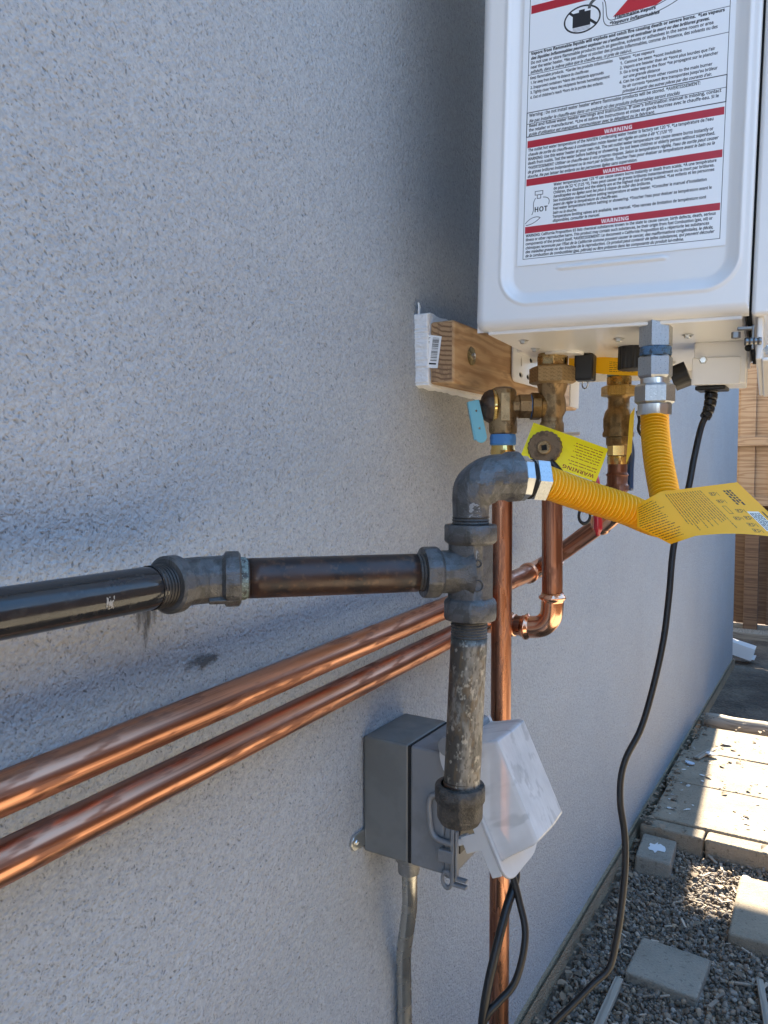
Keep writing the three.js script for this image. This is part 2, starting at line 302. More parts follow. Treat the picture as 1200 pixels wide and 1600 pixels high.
// ------------------------------------------------------------ fence at the end of the yard
{
  const r = rng(31), fence = thing('board_fence', 'weathered tan board fence closing the far end of the yard', 'fence', [5.6, 0, 0]);
  for (let z = -2.6, i = 0; z < 3.2; i++) {
    const w = 0.090 + 0.006 * r(), gap = i === 32 ? 0.012 : -0.004, dx = (i % 2) * 0.021;
    part(fence, 'board', box(5.62 + dx, 0.866, z, 5.64 + dx, 1.80 + 0.01 * r(), z + w, 0.002), mFence);
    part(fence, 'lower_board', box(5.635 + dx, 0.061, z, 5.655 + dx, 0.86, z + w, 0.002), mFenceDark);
    z += w + gap;
  }
  for (const y of [1.255, 0.86]) part(fence, 'rail', box(5.575, y, -2.6, 5.619, y + 0.06, 3.2, 0.004), mFence);
  part(fence, 'base_board', box(5.58, 0.0, -2.6, 5.634, 0.06, 3.2, 0.004), mGreyWood);
  for (const z of [-2.5, -1.2, -0.045, 1.3, 2.6]) part(fence, 'post', box(5.535, 0.02, z, 5.574, 0.858, z + 0.085, 0.004), mFenceDark);
  part(fence, 'sill', box(5.40, -0.01, -0.5, 5.533, 0.045, 3.0, 0.008), mGreyWood);
}

{
  const r = rng(37), fence = thing('board_fence', 'brown side fence of wide boards across the walk from the house', 'fence', [0, 0, 2.42]);
  for (let x = -5; x < 5.55; x += 0.142) part(fence, 'board', box(x, 0.03, 2.42 + 0.004 * r(), Math.min(x + 0.139, 5.57), 1.82, 2.44 + 0.004 * r(), 0.002), mFenceDark);
  for (const y of [0.3, 1.5]) part(fence, 'rail', box(-5, y, 2.446, 5.57, y + 0.09, 2.484), mFenceDark);
}
// ------------------------------------------------------------ paver path, stones, log
{
  const r = rng(44), path = new THREE.Group(); path.name = 'paver_path'; path.userData = { kind: 'structure', label: 'sand coloured concrete paver path along the wall' }; scene.add(path);
  const xs = [2.245, 2.308, 2.622, 2.935, 3.255];
  function slab(w, h, d, seed) {
    const g = new RoundedBoxGeometry(w, h, d, 4, 0.007), p = g.attributes.position;
    for (let i = 0; i < p.count; i++) { const x = p.getX(i), y = p.getY(i), z = p.getZ(i), k = 0.004 * (vnoise(x * 60 + 50, z * 60 + y * 90 + 50, 256, 256, seed) - 0.5); p.setXYZ(i, x + k, y + k * 0.6, z + k); }
    const n = g.attributes.normal, uv = g.attributes.uv; for (let i = 0; i < uv.count; i++) Math.abs(n.getY(i)) > 0.6 ? uv.setXY(i, p.getX(i) + seed * 0.13, p.getZ(i)) : uv.setXY(i, p.getX(i) + p.getZ(i), p.getY(i));
    return g;
  }
  for (let row = 0; row < 4; row++) for (const [z0, z1] of row ? [[0.022 + 0.016 * (row % 2), 0.46 + 0.03 * row], [0.464 + 0.03 * row, 0.776]] : [[0.024, 0.196], [0.200, 0.405], [0.409, 0.610], [0.614, 0.776]]) {
    const m = raw('paver', slab(xs[row + 1] - xs[row] - 0.005, 0.075, z1 - z0 - 0.002, 3 + row * 5 + Math.floor(z0 * 9)), mConcrete, path);
    m.position.set((xs[row] + xs[row + 1]) / 2, (row ? 0.025 : 0.019) + 0.004 * r(), (z0 + z1) / 2); m.rotation.set(0.01 * (r() - 0.5), 0.008 * (r() - 0.5), 0.012 * (r() - 0.5));
  }
  // narrow front course with a worn lip
  const st = thing('stepping_stone', 'thin grey square stepping stone lying flat in gravel nearest the camera', 'stepping stone', [1.678, 0, 0.211]);
  const g = slab(0.146, 0.03, 0.148, 8); const a = raw('slab', g, mConcreteGrey, st); a.position.y = 0.010; st.rotation.y = -0.03; st.rotation.x = 0.02;
  const s2 = thing('stepping_stone', 'larger stepping stone half in sun and cut by the right edge', 'stepping stone', [2.0, 0, 0.455]);
  raw('slab', slab(0.29, 0.045, 0.30, 12), mConcrete, s2).position.y = 0.012; s2.rotation.y = 0.02;
  const bk = thing('broken_block', 'small broken paver block tilted against the wall foundation', 'paving block', [2.15, 0, 0.088]);
  const b = raw('block', slab(0.155, 0.06, 0.092, 17), mConcreteGrey, bk); b.position.y = 0.018; bk.rotation.set(0.06, 0.08, -0.05);
  const splat = new THREE.CircleGeometry(0.03, 18); splat.rotateX(-Math.PI / 2); { const p = splat.attributes.position; for (let i = 1; i < p.count; i++) { const k = 0.55 + 0.9 * vnoise(i * 0.9, 2, 30, 30, 4); p.setXYZ(i, p.getX(i) * k, 0.0492, p.getZ(i) * k * 0.7); } p.setY(0, 0.0492); }
  raw('paint_splash', splat, M({ color: [0.55, 0.56, 0.57], roughness: 0.9 }), bk);
  const lg = []; for (let i = 0; i <= 30; i++) { const t = i / 30; lg.push(V(3.44 - 0.08 * t + 0.012 * Math.sin(t * 5), 0.028, 0.03 + 0.95 * t)); }
  single('log', 'pale bare log lying across the far end of the pavers', 'log', sweep(lg, (l, i) => 0.036 + 0.006 * (vnoise(i * 0.7, 2, 30, 30, 5) - 0.5), 16), mGreyWood);
  const lg2 = []; for (let i = 0; i <= 14; i++) { const t = i / 14; lg2.push(V(3.47 + 0.25 * t, 0.06 + 0.02 * Math.sin(t * 3), 0.32 + 0.5 * t)); }
  single('branch', 'thin pale branch leaning on the log in sunlight', 'branch', sweep(lg2, 0.016, 10), mGreyWood);
}
// white downspout elbow end at the far corner of the house
{
  const d = thing('downspout', 'white downspout outlet poking out at the far wall corner', 'downspout', [4.76, 0, 0.0]);
  const o = new THREE.Shape(); o.moveTo(-0.05, -0.035); o.lineTo(0.05, -0.035); o.lineTo(0.05, 0.035); o.lineTo(-0.05, 0.035); o.closePath();
  const h = new THREE.Path(); h.moveTo(-0.046, -0.031); h.lineTo(0.046, -0.031); h.lineTo(0.046, 0.031); h.lineTo(-0.046, 0.031); h.closePath(); o.holes.push(h);
  const g = new THREE.ExtrudeGeometry(o, { depth: 0.20, bevelEnabled: false });
  g.translate(0, 0, -0.10); g.rotateX(0.25); g.translate(4.72, 0.085, 0.0); part(d, 'outlet', g, mWhite);
  part(d, 'rim', box(4.665, 0.035, 0.085, 4.775, 0.04, 0.105), mWhite);
}

// ------------------------------------------------------------ gravel and debris (uncountable)
{
  const r = rng(99), base = new THREE.IcosahedronGeometry(1, 1), p = base.attributes.position;
  const bg = mergeVertices(base.deleteAttribute('uv') && base); bg.deleteAttribute('normal');
  const q = bg.attributes.position; for (let i = 0; i < q.count; i++) { const k = 0.8 + 0.4 * r(); q.setXYZ(i, q.getX(i) * k, q.getY(i) * k, q.getZ(i) * k); } bg.computeVertexNormals();
  const N = 26000, im = new THREE.InstancedMesh(bg, M({ color: [1, 1, 1], roughness: 0.85 }), N);
  im.name = 'gravel'; im.userData = { kind: 'stuff', label: 'loose grey pea gravel beside the foundation' }; im.castShadow = im.receiveShadow = true;
  const m = new THREE.Matrix4(), qq = new THREE.Quaternion(), c = new THREE.Color(), e = new THREE.Euler();
  for (let n = 0; n < N; n++) {
    const near = r() < 0.85, x = near ? 1.15 + 1.1 * r() : -0.5 + 2.74 * r(), z = 0.026 + 0.75 * r(), s = 0.0024 + 0.0042 * Math.pow(r(), 2.4);
    e.set(r() * 6, r() * 6, r() * 6); qq.setFromEuler(e);
    m.compose(V(x, s * 0.35 + 0.009 * r() * r(), z), qq, V(s * (0.9 + 0.6 * r()), s * (0.6 + 0.3 * r()), s * (0.9 + 0.3 * r()))); im.setMatrixAt(n, m);
    const b = 0.06 + 0.20 * r() * r() + 0.035 * r(), w = 0.24 + (r() - 0.4) * 0.26; c.setRGB(b * (1 + w), b, b * (1 - w * 0.9)); im.setColorAt(n, c);
  }
  scene.add(im);
  // leaf litter, chips of wood and flakes of old paint
  const mk = (name, label, n, geo, mat, place) => { const I = new THREE.InstancedMesh(geo, mat, n); I.name = name; I.userData = { kind: 'stuff', label }; I.castShadow = I.receiveShadow = true; for (let i = 0; i < n; i++) { const [x, y, z, s, cr, cg, cb, l] = place(i); e.set((r() - 0.5) * 0.5, r() * 6.28, (r() - 0.5) * 0.5); qq.setFromEuler(e); m.compose(V(x, y, z), qq, V(s * l, s, s)); I.setMatrixAt(i, m); c.setRGB(cr, cg, cb); I.setColorAt(i, c); } scene.add(I); };
  const leaf = sheet((u, v) => { const w = Math.sin(Math.PI * Math.pow(u, 0.8)) * 0.32; return V(u - 0.5, 0.22 * (v - 0.5) * (v - 0.5) * 4 * w + 0.12 * Math.sin(u * 3), (v - 0.5) * 2 * w); }, 6, 4);
  mk('leaf_litter', 'dry brown leaves and bark gathered along the foundation', 420, leaf, M({ roughness: 0.9 }), () => { const nearWall = r() < 0.62, x = 1.3 + 2.1 * r(), z = nearWall ? 0.02 + 0.08 * r() * r() : 0.03 + 0.5 * r(), b = 0.08 + 0.2 * r() * r(); return [x, (x > 2.24 ? 0.064 : 0.013) + 0.005 * r(), z, 0.010 + 0.024 * r() * r(), b * 1.25, b * 0.92, b * 0.62, 1]; });
  const chip = new THREE.BoxGeometry(1, 0.1, 0.22);
  mk('wood_chips', 'splinters of wood scattered over the gravel', 220, chip, M({ roughness: 0.9 }), () => { const x = 1.25 + 1.05 * r(), b = 0.12 + 0.2 * r(); return [x, 0.013 + 0.005 * r(), 0.04 + 0.5 * r(), 0.012 + 0.026 * r() * r(), b * 1.2, b * 0.98, b * 0.76, 1]; });
  const flake = new THREE.CylinderGeometry(0.5, 0.48, 0.05, 7);
  mk('paint_flakes', 'pale chips of mortar and paint on the pavers', 90, flake, M({ roughness: 0.8 }), (i) => { const x = 2.32 + 0.9 * r(), b = 0.3 + 0.3 * r(); return [x, 0.066, 0.05 + 0.42 * r(), 0.005 + 0.024 * r() * r() * r(), b, b * 0.97, b * 0.92, 1 + 0.8 * r()]; });
  const stick = (name, label, a, b, w, h) => { const g = new RoundedBoxGeometry(1, h, w, 2, h * 0.2), L = arr(a).distanceTo(arr(b)); g.scale(L, 1, 1); { const P = g.attributes.position, uv = g.attributes.uv; for (let i = 0; i < uv.count; i++) uv.setXY(i, P.getX(i), P.getZ(i)); } const o = single(name, label, 'wood scrap', g, mGreyWood); o.position.copy(arr(a).lerp(arr(b), 0.5)); o.rotation.y = -Math.atan2(b[2] - a[2], b[0] - a[0]); return o; };
  stick('wood_strip', 'narrow grey wood strip half buried in gravel below the black cord', [1.36, 0.012, 0.128], [1.59, 0.016, 0.129], 0.018, 0.012);
  stick('wood_strip', 'brown wood strip in gravel at the lower right corner', [1.52, 0.012, 0.425], [1.74, 0.015, 0.384], 0.014, 0.012);
  stick('paint_stick', 'short pale splintered stick across the shaded pavers near the wall', [2.84, 0.074, 0.085], [2.97, 0.074, 0.125], 0.022, 0.006);
  const fl = (label, x, z, s, col, y = 0.071) => { const g = new THREE.CylinderGeometry(s, s * 0.95, 0.004, 11), P = g.attributes.position; for (let i = 0; i < P.count; i++) { const a = Math.atan2(P.getZ(i), P.getX(i)), k = 0.75 + 0.5 * vnoise((a + 3.2) * 1.6, s * 900, 10, 200, 7); P.setX(i, P.getX(i) * k * 0.62); P.setZ(i, P.getZ(i) * k * 0.5); } g.computeVertexNormals(); const o = single('mortar_chip', label, 'mortar chip', toCreasedNormals(g, 0.6), M({ color: col, roughness: 0.85 })); o.position.set(x, y, z); o.rotation.set(0.05, s * 60, 0.04); };
  fl('pale blue grey flat chip on the shaded paver nearest the log', 3.06, 0.155, 0.028, [0.48, 0.5, 0.54]);
  fl('long grey flake lying beside the pale stick on the shaded pavers', 2.90, 0.128, 0.03, [0.5, 0.52, 0.55], 0.079);
  fl('blue grey flake against the foundation by the second paver row', 2.79, 0.072, 0.026, [0.40, 0.46, 0.54]);
  fl('round white chip on the sunlit front paver', 2.45, 0.285, 0.017, [0.72, 0.70, 0.66]);
  fl('white lump on the sunlit gravel before the pavers', 2.16, 0.318, 0.02, [0.75, 0.73, 0.7], 0.02);
}

// ------------------------------------------------------------ wood cleat with white sealant behind it
{
  const fo = thing('foam_backing', 'ragged white foam strip between the wood cleat and stucco', 'foam strip', [0.92, 1.2, 0]);
  const P = []; const r = rng(61);
  const edge = (x0, y0, x1, y1, n, amp) => { for (let i = 0; i < n; i++) { const t = i / n; P.push([lerp(x0, x1, t) + (r() - 0.5) * amp, lerp(y0, y1, t) + (r() - 0.5) * amp]); } };
  edge(0.926, 1.208, 0.922, 1.303, 44, 0.0018); edge(0.922, 1.303, 1.3, 1.303, 40, 0.003); edge(1.3, 1.303, 1.3, 1.208, 4, 0.001); edge(1.3, 1.206, 0.926, 1.206, 40, 0.003);
  const sh = new THREE.Shape(P.map(a => new THREE.Vector2(...a)));
  const g = new THREE.ExtrudeGeometry(sh, { depth: 0.018, bevelEnabled: true, bevelSize: 0.0015, bevelThickness: 0.0015, bevelSegments: 2 }); g.translate(0, 0, 0.0005);
  part(fo, 'foam', g, M({ color: [0.80, 0.81, 0.83], roughness: 0.9, bumpMap: concBump, bumpScale: 0.003 }));
  const tuft = []; for (let i = 0; i < 7; i++) tuft.push(sweep(spline([[0.922 + 0.006 * r(), 1.30, 0.004], [0.921 + 0.006 * r(), 1.308, 0.006], [0.921 + 0.004 * r(), 1.314 + 0.008 * r(), 0.006]], 6), 0.0011, 6)); part(fo, 'shred', mergeGeometries(tuft), M({ color: [0.78, 0.79, 0.8], roughness: 0.9 }));

  const cl = thing('wood_cleat', 'short brown lumber cleat bolted to the wall behind the heater', 'wood cleat', [0.93, 1.2, 0.02]);
  const b = new RoundedBoxGeometry(0.55, 0.084, 0.036, 3, 0.004), p = b.attributes.position; b.translate(1.203, 1.250, 0.0385);
  const uv = b.attributes.uv; for (let i = 0; i < uv.count; i++) uv.setXY(i, p.getX(i), p.getY(i) + p.getZ(i));
  part(cl, 'board', b, mWood);
  const ed = sheet(quad([0.9278, 1.211, 0.0235], [0.9278, 1.211, 0.0535], [0.9278, 1.289, 0.0535], [0.9278, 1.289, 0.0235]), 1, 1); { const u2 = ed.attributes.uv, pp = ed.attributes.position; for (let i = 0; i < u2.count; i++) u2.setXY(i, (pp.getZ(i) - 0.0235) / 0.3, (pp.getY(i) - 1.21) / 1); }
  { const u2 = ed.attributes.uv; for (let i = 0; i < u2.count; i++) u2.setXY(i, u2.getX(i), u2.getY(i)); }
  part(cl, 'end_grain', ed, mEnd);
  const w = lathe([[0.0001, 0], [0.0125, 0], [0.0125, 0.0016], [0.0055, 0.0022], [0.0001, 0.0022]], 28);
  const ws = part(cl, 'washer', orient(w, V(0.983, 1.250, 0.0567), V(0, 0, 1)), brass([0.40, 0.33, 0.16], 201, 0.4));
  part(ws, 'bolt_head', orient(lathe([[0.0048, 0], [0.0045, 0.0028], [0.002, 0.0035], [0.0001, 0.0022]], 8, 0.3), V(0.983, 1.250, 0.0588), V(0, 0, 1)), mZinc);
  const st = canvasTex(192, 512, (x, W, H) => { const r = rng(8); x.fillStyle = '#e9eaec'; x.fillRect(0, 0, W, H); x.fillStyle = '#141414'; let y = 30; while (y < 400) { const h = 3 + Math.floor(r() * 3) * 4; x.fillRect(70, y, 92, h); y += h + 4 + Math.floor(r() * 3) * 3; } x.fillRect(50, 430, 110, 26); textBars(x, r, 12, 40, 36, 1, 10, 8, '#777'); for (let i = 0; i < 5; i++) { x.fillStyle = '#777'; x.fillRect(14 + 7 * (i % 2), 40 + i * 55, 8, 38); } });
  const sg = sheet((u, v) => { const q = quad([0.9266, 1.2305, 0.0135], [0.9272, 1.229, 0.0325], [0.9272, 1.271, 0.0385], [0.9266, 1.275, 0.019])(u, v); q.x -= 0.0016 * Math.pow(1 - u, 2); return q; }, 8, 8);
  part(cl, 'barcode_sticker', sg, M({ map: st, roughness: 0.5 }));
}

// ------------------------------------------------------------ copper lines
const R1 = 0.0143;
{
  // hot line: runs up along the wall, turns out with two 45s to the far valve
  const a = thing('copper_pipe', 'upper horizontal copper pipe along the wall, ending at the far brass valve', 'copper pipe', [0.0, 0.87, 0.051], 'copper lines to the heater');
  const A = V(-0.6, 0.853, 0.051), B = V(1.285, 0.918, 0.051), Cc = V(1.178, 1.018, 0.200), D = V(1.166, 1.070, 0.2145);
  part(a, 'pipe', sweep(line(A, B, 40), R1, 28), mCopper);
  const bendS = B.clone(), d1 = Cc.clone().sub(B).normalize(), d0 = B.clone().sub(A).normalize();
  part(a, 'fitting', sweep(spline([B.clone().addScaledVector(d0, -0.055).toArray(), B.clone().addScaledVector(d0, -0.018).toArray(), B.clone().addScaledVector(d0, 0.006).addScaledVector(d1, 0.012).toArray(), B.clone().addScaledVector(d0, 0.006).addScaledVector(d1, 0.05).toArray()], 30), (l, i) => R1 + 0.0016 + (i < 3 || i > 27 ? 0.002 : 0), 24), mCopperNew);
  part(a, 'pipe', sweep(line(B.clone().addScaledVector(d1, 0.02), Cc, 14), R1, 24), mCopper);
  part(a, 'fitting', sweep(spline([Cc.clone().addScaledVector(d1, -0.025).toArray(), Cc.toArray(), [1.1665, 1.032, 0.2135], [1.166, 1.052, 0.2145]], 24), (l, i) => R1 + 0.0015 + (i < 3 || i > 21 ? 0.002 : 0), 24), mCopperNew);
  part(a, 'pipe', lathe([[R1, 1.045], [R1, 1.108]], 24).translate(1.166, 0, 0.2145), mCopperDull);
  part(a, 'press_ring', lathe([[R1, 1.058], [R1 + 0.003, 1.061], [R1 + 0.003, 1.068], [R1 + 0.001, 1.071], [R1 + 0.001, 1.082], [R1 + 0.0025, 1.084], [R1, 1.088]], 28).translate(1.166, 0, 0.2145), mCopperDull);
}
{
  // cold line: lower pipe, elbow out from the wall, elbow up to the near valve
  const a = thing('copper_pipe', 'lower horizontal copper pipe along the wall, turning up below the near valve', 'copper pipe', [0, 0.83, 0.051], 'copper lines to the heater');
  const ye = 0.868;
  part(a, 'pipe', sweep(line(V(-0.6, 0.806, 0.051), V(1.0, ye - 0.003, 0.051), 40), R1, 28), mCopper);
  const el = (pts, name) => part(a, name, sweep(spline(pts, 30), (l, i) => R1 + 0.0014 + (i > 1 && i < 4 || i > 26 && i < 29 ? 0.0032 : 0), 26), mCopperNew);
  el([[0.965, ye - 0.004, 0.051], [0.998, ye - 0.003, 0.051], [1.016, ye, 0.054], [1.027, ye, 0.065], [1.029, ye, 0.084], [1.029, ye, 0.108]], 'elbow');
  part(a, 'pipe', sweep(line(V(1.029, ye, 0.085), V(1.029, ye, 0.130), 4), R1, 24), mCopperDull);
  el([[1.029, ye, 0.118], [1.029, ye, 0.132], [1.029, ye + 0.004, 0.148], [1.029, ye + 0.016, 0.159], [1.029, ye + 0.032, 0.162], [1.029, ye + 0.052, 0.162]], 'elbow');
  part(a, 'pipe', sweep(line(V(1.029, ye + 0.04, 0.162), V(1.030, 1.085, 0.159), 12), R1, 28), mCopperDull);
}
{
  const a = thing('discharge_pipe', 'vertical copper pipe dropping from the relief valve to the ground', 'copper pipe', [0.997, 0, 0.1]);
  part(a, 'pipe', sweep(line(V(0.998, 0.03, 0.1), V(0.994, 1.118, 0.1), 24), R1, 28), copperMat(0.03, 83, 0.27));
}

// ------------------------------------------------------------ black iron gas line
const TX = 0.615, TZ = 0.226, DO = V(Math.SQRT1_2, 0, Math.SQRT1_2);
{
  const g = thing('gas_pipe', 'black iron gas pipe with tee, drip leg and elbow in front of the wall', 'gas pipe', [0.615, 0.77, 0.226]);
  const thread = (n, r, len, dr = 0.0009) => { const p = []; for (let i = 0; i <= n * 2; i++) p.push([r + (i % 2 ? -dr : 0), len * i / (n * 2)]); return lathe(p, 32, 0.3); };
  const yb = 1.0015;
  part(g, 'long_pipe', sweep(line(V(-0.6, yb - 0.002, 0.06), V(0.42, yb, 0.06), 30), 0.0167, 32), mBlackPipe, 'glossy black pipe running out of frame at left');
  part(g, 'thread', orient(thread(6, 0.0172, 0.018), V(0.398, yb, 0.06), V(1, 0, 0)), mThread);
  // 45 elbow
  const E = V(0.449, yb, 0.06);
  const ep = spline([[0.414, yb, 0.06], [0.432, yb, 0.06], [0.447, yb, 0.0625], [0.459, yb, 0.070], [0.466, yb, 0.077], [0.473, yb, 0.084]], 40);
  let EL = 0; for (let i = 1; i < ep.length; i++) EL += ep[i].distanceTo(ep[i - 1]);
  const el = part(g, 'elbow_45', sweep(ep, (l) => { const L = EL; return 0.0192 + 0.0036 * (smooth(0.013, 0.010, l) + smooth(L - 0.0145, L - 0.0115, l)) - (l < 0.001 || l > L - 0.0005 ? 0.002 : 0); }, 40, true, 0.6), mCast);
  part(el, 'rib', orient(box(-0.0025, 0, -0.0015, 0.0025, 0.024, 0.0225, 0.001), V(0.455, yb - 0.001, 0.0655), DO), mCast);
  const NP = (d) => V(TX, yb, TZ).addScaledVector(DO, -d);
  part(g, 'thread', orient(thread(5, 0.0168, 0.014), NP(0.206), DO), mCastDark);
  part(g, 'sealant', orient(lathe([[0.0163, 0], [0.0182, 0.002], [0.0178, 0.006], [0.0162, 0.009]], 24), NP(0.2035), DO), speckMat([0.15, 0.19, 0.17], [0.05, 0.05, 0.045], [0.34, 0.40, 0.37], { seed: 211, rough: 0.6, metal: 0, size: 0.03, bump: 0.001 }));
  part(g, 'nipple', sweep(line(NP(0.194), NP(0.050), 16), 0.0167, 36), mRustPipe, 'short dark rusty pipe between elbow and tee');
  part(g, 'thread', orient(thread(4, 0.0166, 0.012), NP(0.054), DO), mCastDark);
  // tee
  const tee = part(g, 'tee', lathe([[0.016, 0.9588], [0.0225, 0.9588], [0.0232, 0.961], [0.0232, 0.974], [0.0222, 0.976], [0.0198, 0.978], [0.0196, 1.0255], [0.0222, 1.0275], [0.0232, 1.029], [0.0232, 1.041], [0.0225, 1.0428], [0.016, 1.0428]], 48).translate(TX, 0, TZ), mCast);
  part(tee, 'branch', orient(lathe([[0.0262, 0.004], [0.0215, 0.011], [0.0188, 0.021], [0.0188, 0.0285], [0.0215, 0.0305], [0.0225, 0.032], [0.0225, 0.043], [0.0218, 0.0445], [0.0165, 0.0445]], 48), V(TX, yb, TZ), DO.clone().negate()), mCast);
  for (const [du, y, s] of [[0.2, 0.991, 0.0045], [0.05, 1.010, 0.003]]) { const t = new THREE.TorusGeometry(s, 0.0006, 6, 20); const n = V(-0.95, 0, 0.3).normalize(); t.applyQuaternion(new THREE.Quaternion().setFromUnitVectors(V(0, 0, 1), V(-0.72, 0, 0.69).normalize())); t.translate(TX - 0.0142, y, TZ + 0.0138); part(tee, 'cast_mark', t, mCast); }
  // drip leg, a touch out of plumb
  const lean = V(-0.0035, 0, -0.0055), leg = (y) => V(TX, y, TZ).addScaledVector(lean, (0.96 - y) / 0.15);
  const dl = orient(thread(7, 0.0164, 0.018), leg(0.9412), V(0, 1, 0)); part(g, 'thread', dl, mCastDark);
  part(g, 'drip_leg', sweep(line(leg(0.9425), leg(0.803), 20), 0.0163, 36), mGalv, 'grey galvanized drip leg mottled with brown');
  part(g, 'thread', orient(thread(3, 0.0165, 0.010), leg(0.803), V(0, 1, 0)), mRustPipe);
  const cp = leg(0.77); part(g, 'cap', lathe([[0.0001, 0], [0.011, 0.0003], [0.0175, 0.0035], [0.0205, 0.009], [0.0208, 0.022], [0.0218, 0.0235], [0.0226, 0.025], [0.0226, 0.037], [0.0218, 0.0385], [0.0172, 0.0388]], 48).translate(cp.x, cp.y, cp.z), mCastDark);
  // scraped and dripped paint
  const patch = (name, c, axis, facing, r, len, ang, col, seed, lo) => {
    const f = facing.clone().sub(axis.clone().multiplyScalar(facing.dot(axis))).normalize(), sd = axis.clone().cross(f), al = once('scrape' + (seed > 10), () => tex(96, 96, (u, v) => { const e = Math.min(u, 1 - u, v, 1 - v) * 4; return 255 * smooth(lo, lo + 0.12, fbm(u, v, 4, 6, 4, seed) * clamp(e + 0.35)); }));
    part(g, name, sheet((u, v) => c.clone().addScaledVector(axis, (v - 0.5) * len).addScaledVector(f, Math.cos((u - 0.5) * ang) * r).addScaledVector(sd, Math.sin((u - 0.5) * ang) * r), 8, 4), M({ color: col, roughness: 0.6, alphaMap: al, transparent: true }));
  };
  patch('scrape', V(0.349, yb, 0.06), V(1, 0, 0), V(-0.3, -0.15, 0.95), 0.01685, 0.009, 0.7, [0.30, 0.28, 0.25], 7, 0.46);
  patch('scrape', V(TX, 1.0565, TZ), V(0, 1, 0), V(-0.80, 0, 0.60), 0.01735, 0.017, 0.8, [0.21, 0.21, 0.21], 15, 0.47);
  patch('scrape', V(TX, 1.016, TZ), V(0, 1, 0), V(-0.74, 0, 0.67), 0.0199, 0.017, 0.2, [0.22, 0.22, 0.22], 25, 0.40);
  patch('scrape', V(TX, 1.0005, TZ), V(0, 1, 0), V(-0.98, 0, 0.2), 0.0199, 0.005, 0.5, [0.30, 0.28, 0.26], 35, 0.40);
  // street elbow
  const eb = [V(TX, 1.040, TZ), V(TX, 1.050, TZ)]; const Rb = 0.026, yc = 1.0583;
  for (let i = 0; i <= 16; i++) { const a = i / 16 * Math.PI / 2 * 0.97; eb.push(V(TX, yc + Math.sin(a) * Rb, TZ).addScaledVector(DO, Rb - Math.cos(a) * Rb)); }
  const last = eb[eb.length - 1], dl2 = DO.clone().setY(0.05).normalize(); for (let i = 1; i <= 6; i++) eb.push(last.clone().addScaledVector(dl2, i * 0.0032));
  const n = eb.length;
  part(g, 'street_elbow', sweep(eb, (l, i) => i < 2 ? 0.0158 : i < n - 4 ? lerp(0.0162, 0.0206, smooth(2, 9, i)) : 0.0224, 40, true, 0.8), mCast);
  part(g, 'thread', orient(thread(3, 0.0166, 0.008), V(TX, 1.0415, TZ), V(0, 1, 0)), mCastDark);
}
// ------------------------------------------------------------ yellow gas connector
{
  const g = thing('gas_connector', 'yellow corrugated gas hose from the black elbow up to the heater', 'gas hose', [0.67, 1.04, 0.26]);
  const ax = V(0.72, -0.08, 0.69).normalize(), o = V(TX, 1.0838, TZ).addScaledVector(DO, 0.0445);
  part(g, 'fitting', orient(lathe([[0.014, 0], [0.0195, 0], [0.0202, 0.001], [0.0202, 0.008], [0.0185, 0.009], [0.014, 0.009]], 8, 0.3), o, ax), mSteel);
  part(g, 'gap_ring', orient(lathe([[0.0182, 0], [0.0182, 0.004]], 24), o.clone().addScaledVector(ax, 0.0085), ax), mGap);
  part(g, 'hex_nut', orient(hexNut(0.0202, 0.015), o.clone().addScaledVector(ax, 0.0115), ax, 0.35), mSteel);
  const pts = [[0.668, 1.0795, 0.278], [0.705, 1.068, 0.297], [0.747, 1.053, 0.330], [0.767, 1.044, 0.345], [0.785, 1.0395, 0.355], [0.803, 1.046, 0.357], [0.820, 1.066, 0.350], [0.846, 1.101, 0.338], [0.870, 1.135, 0.329], [0.8798, 1.158, 0.326]];
  const s = o.clone().addScaledVector(ax, 0.022).toArray();
  const cv = new THREE.CatmullRomCurve3([V(...s), ...pts.slice(1).map(a => V(...a))], false, 'centripetal'), L = cv.getLength(), pitch = 0.0045, per = 10, N = Math.floor(L / pitch * per);
  part(g, 'corrugated_hose', sweep(cv.getSpacedPoints(N), (l) => 0.0132 + 0.0021 * Math.sin(l / pitch * Math.PI * 2), 30), mRibYellow);
  const X = 0.8798, Z = 0.326, T = (geo) => geo.translate(X, 0, Z);
  part(g, 'ferrule', T(lathe([[0.012, 1.152], [0.0178, 1.152], [0.0180, 1.153], [0.0180, 1.1635], [0.012, 1.1635]], 40)), mZinc);
  part(g, 'hex_nut', orient(hexNut(0.0213, 0.0222), V(X, 1.1637, Z), V(0, 1, 0), 0.25), mSteel);
  part(g, 'collar', T(lathe([[0.0155, 1.185], [0.0155, 1.192]], 30)), mZinc);
  part(g, 'hex_nut', orient(hexNut(0.0188, 0.0255), V(X, 1.1917, Z), V(0, 1, 0), 0.5), mSteel);
  part(g, 'hex_stub', orient(hexNut(0.0182, 0.034, 0.03), V(X, 1.2255, Z), V(0, 1, 0), 0.5), mSteel);
  part(g, 'sealant_tape', T(lathe([[0.0165, 1.2165], [0.0172, 1.2185], [0.0168, 1.222], [0.0170, 1.225], [0.0160, 1.2262]], 30)), mTapeDull);
}

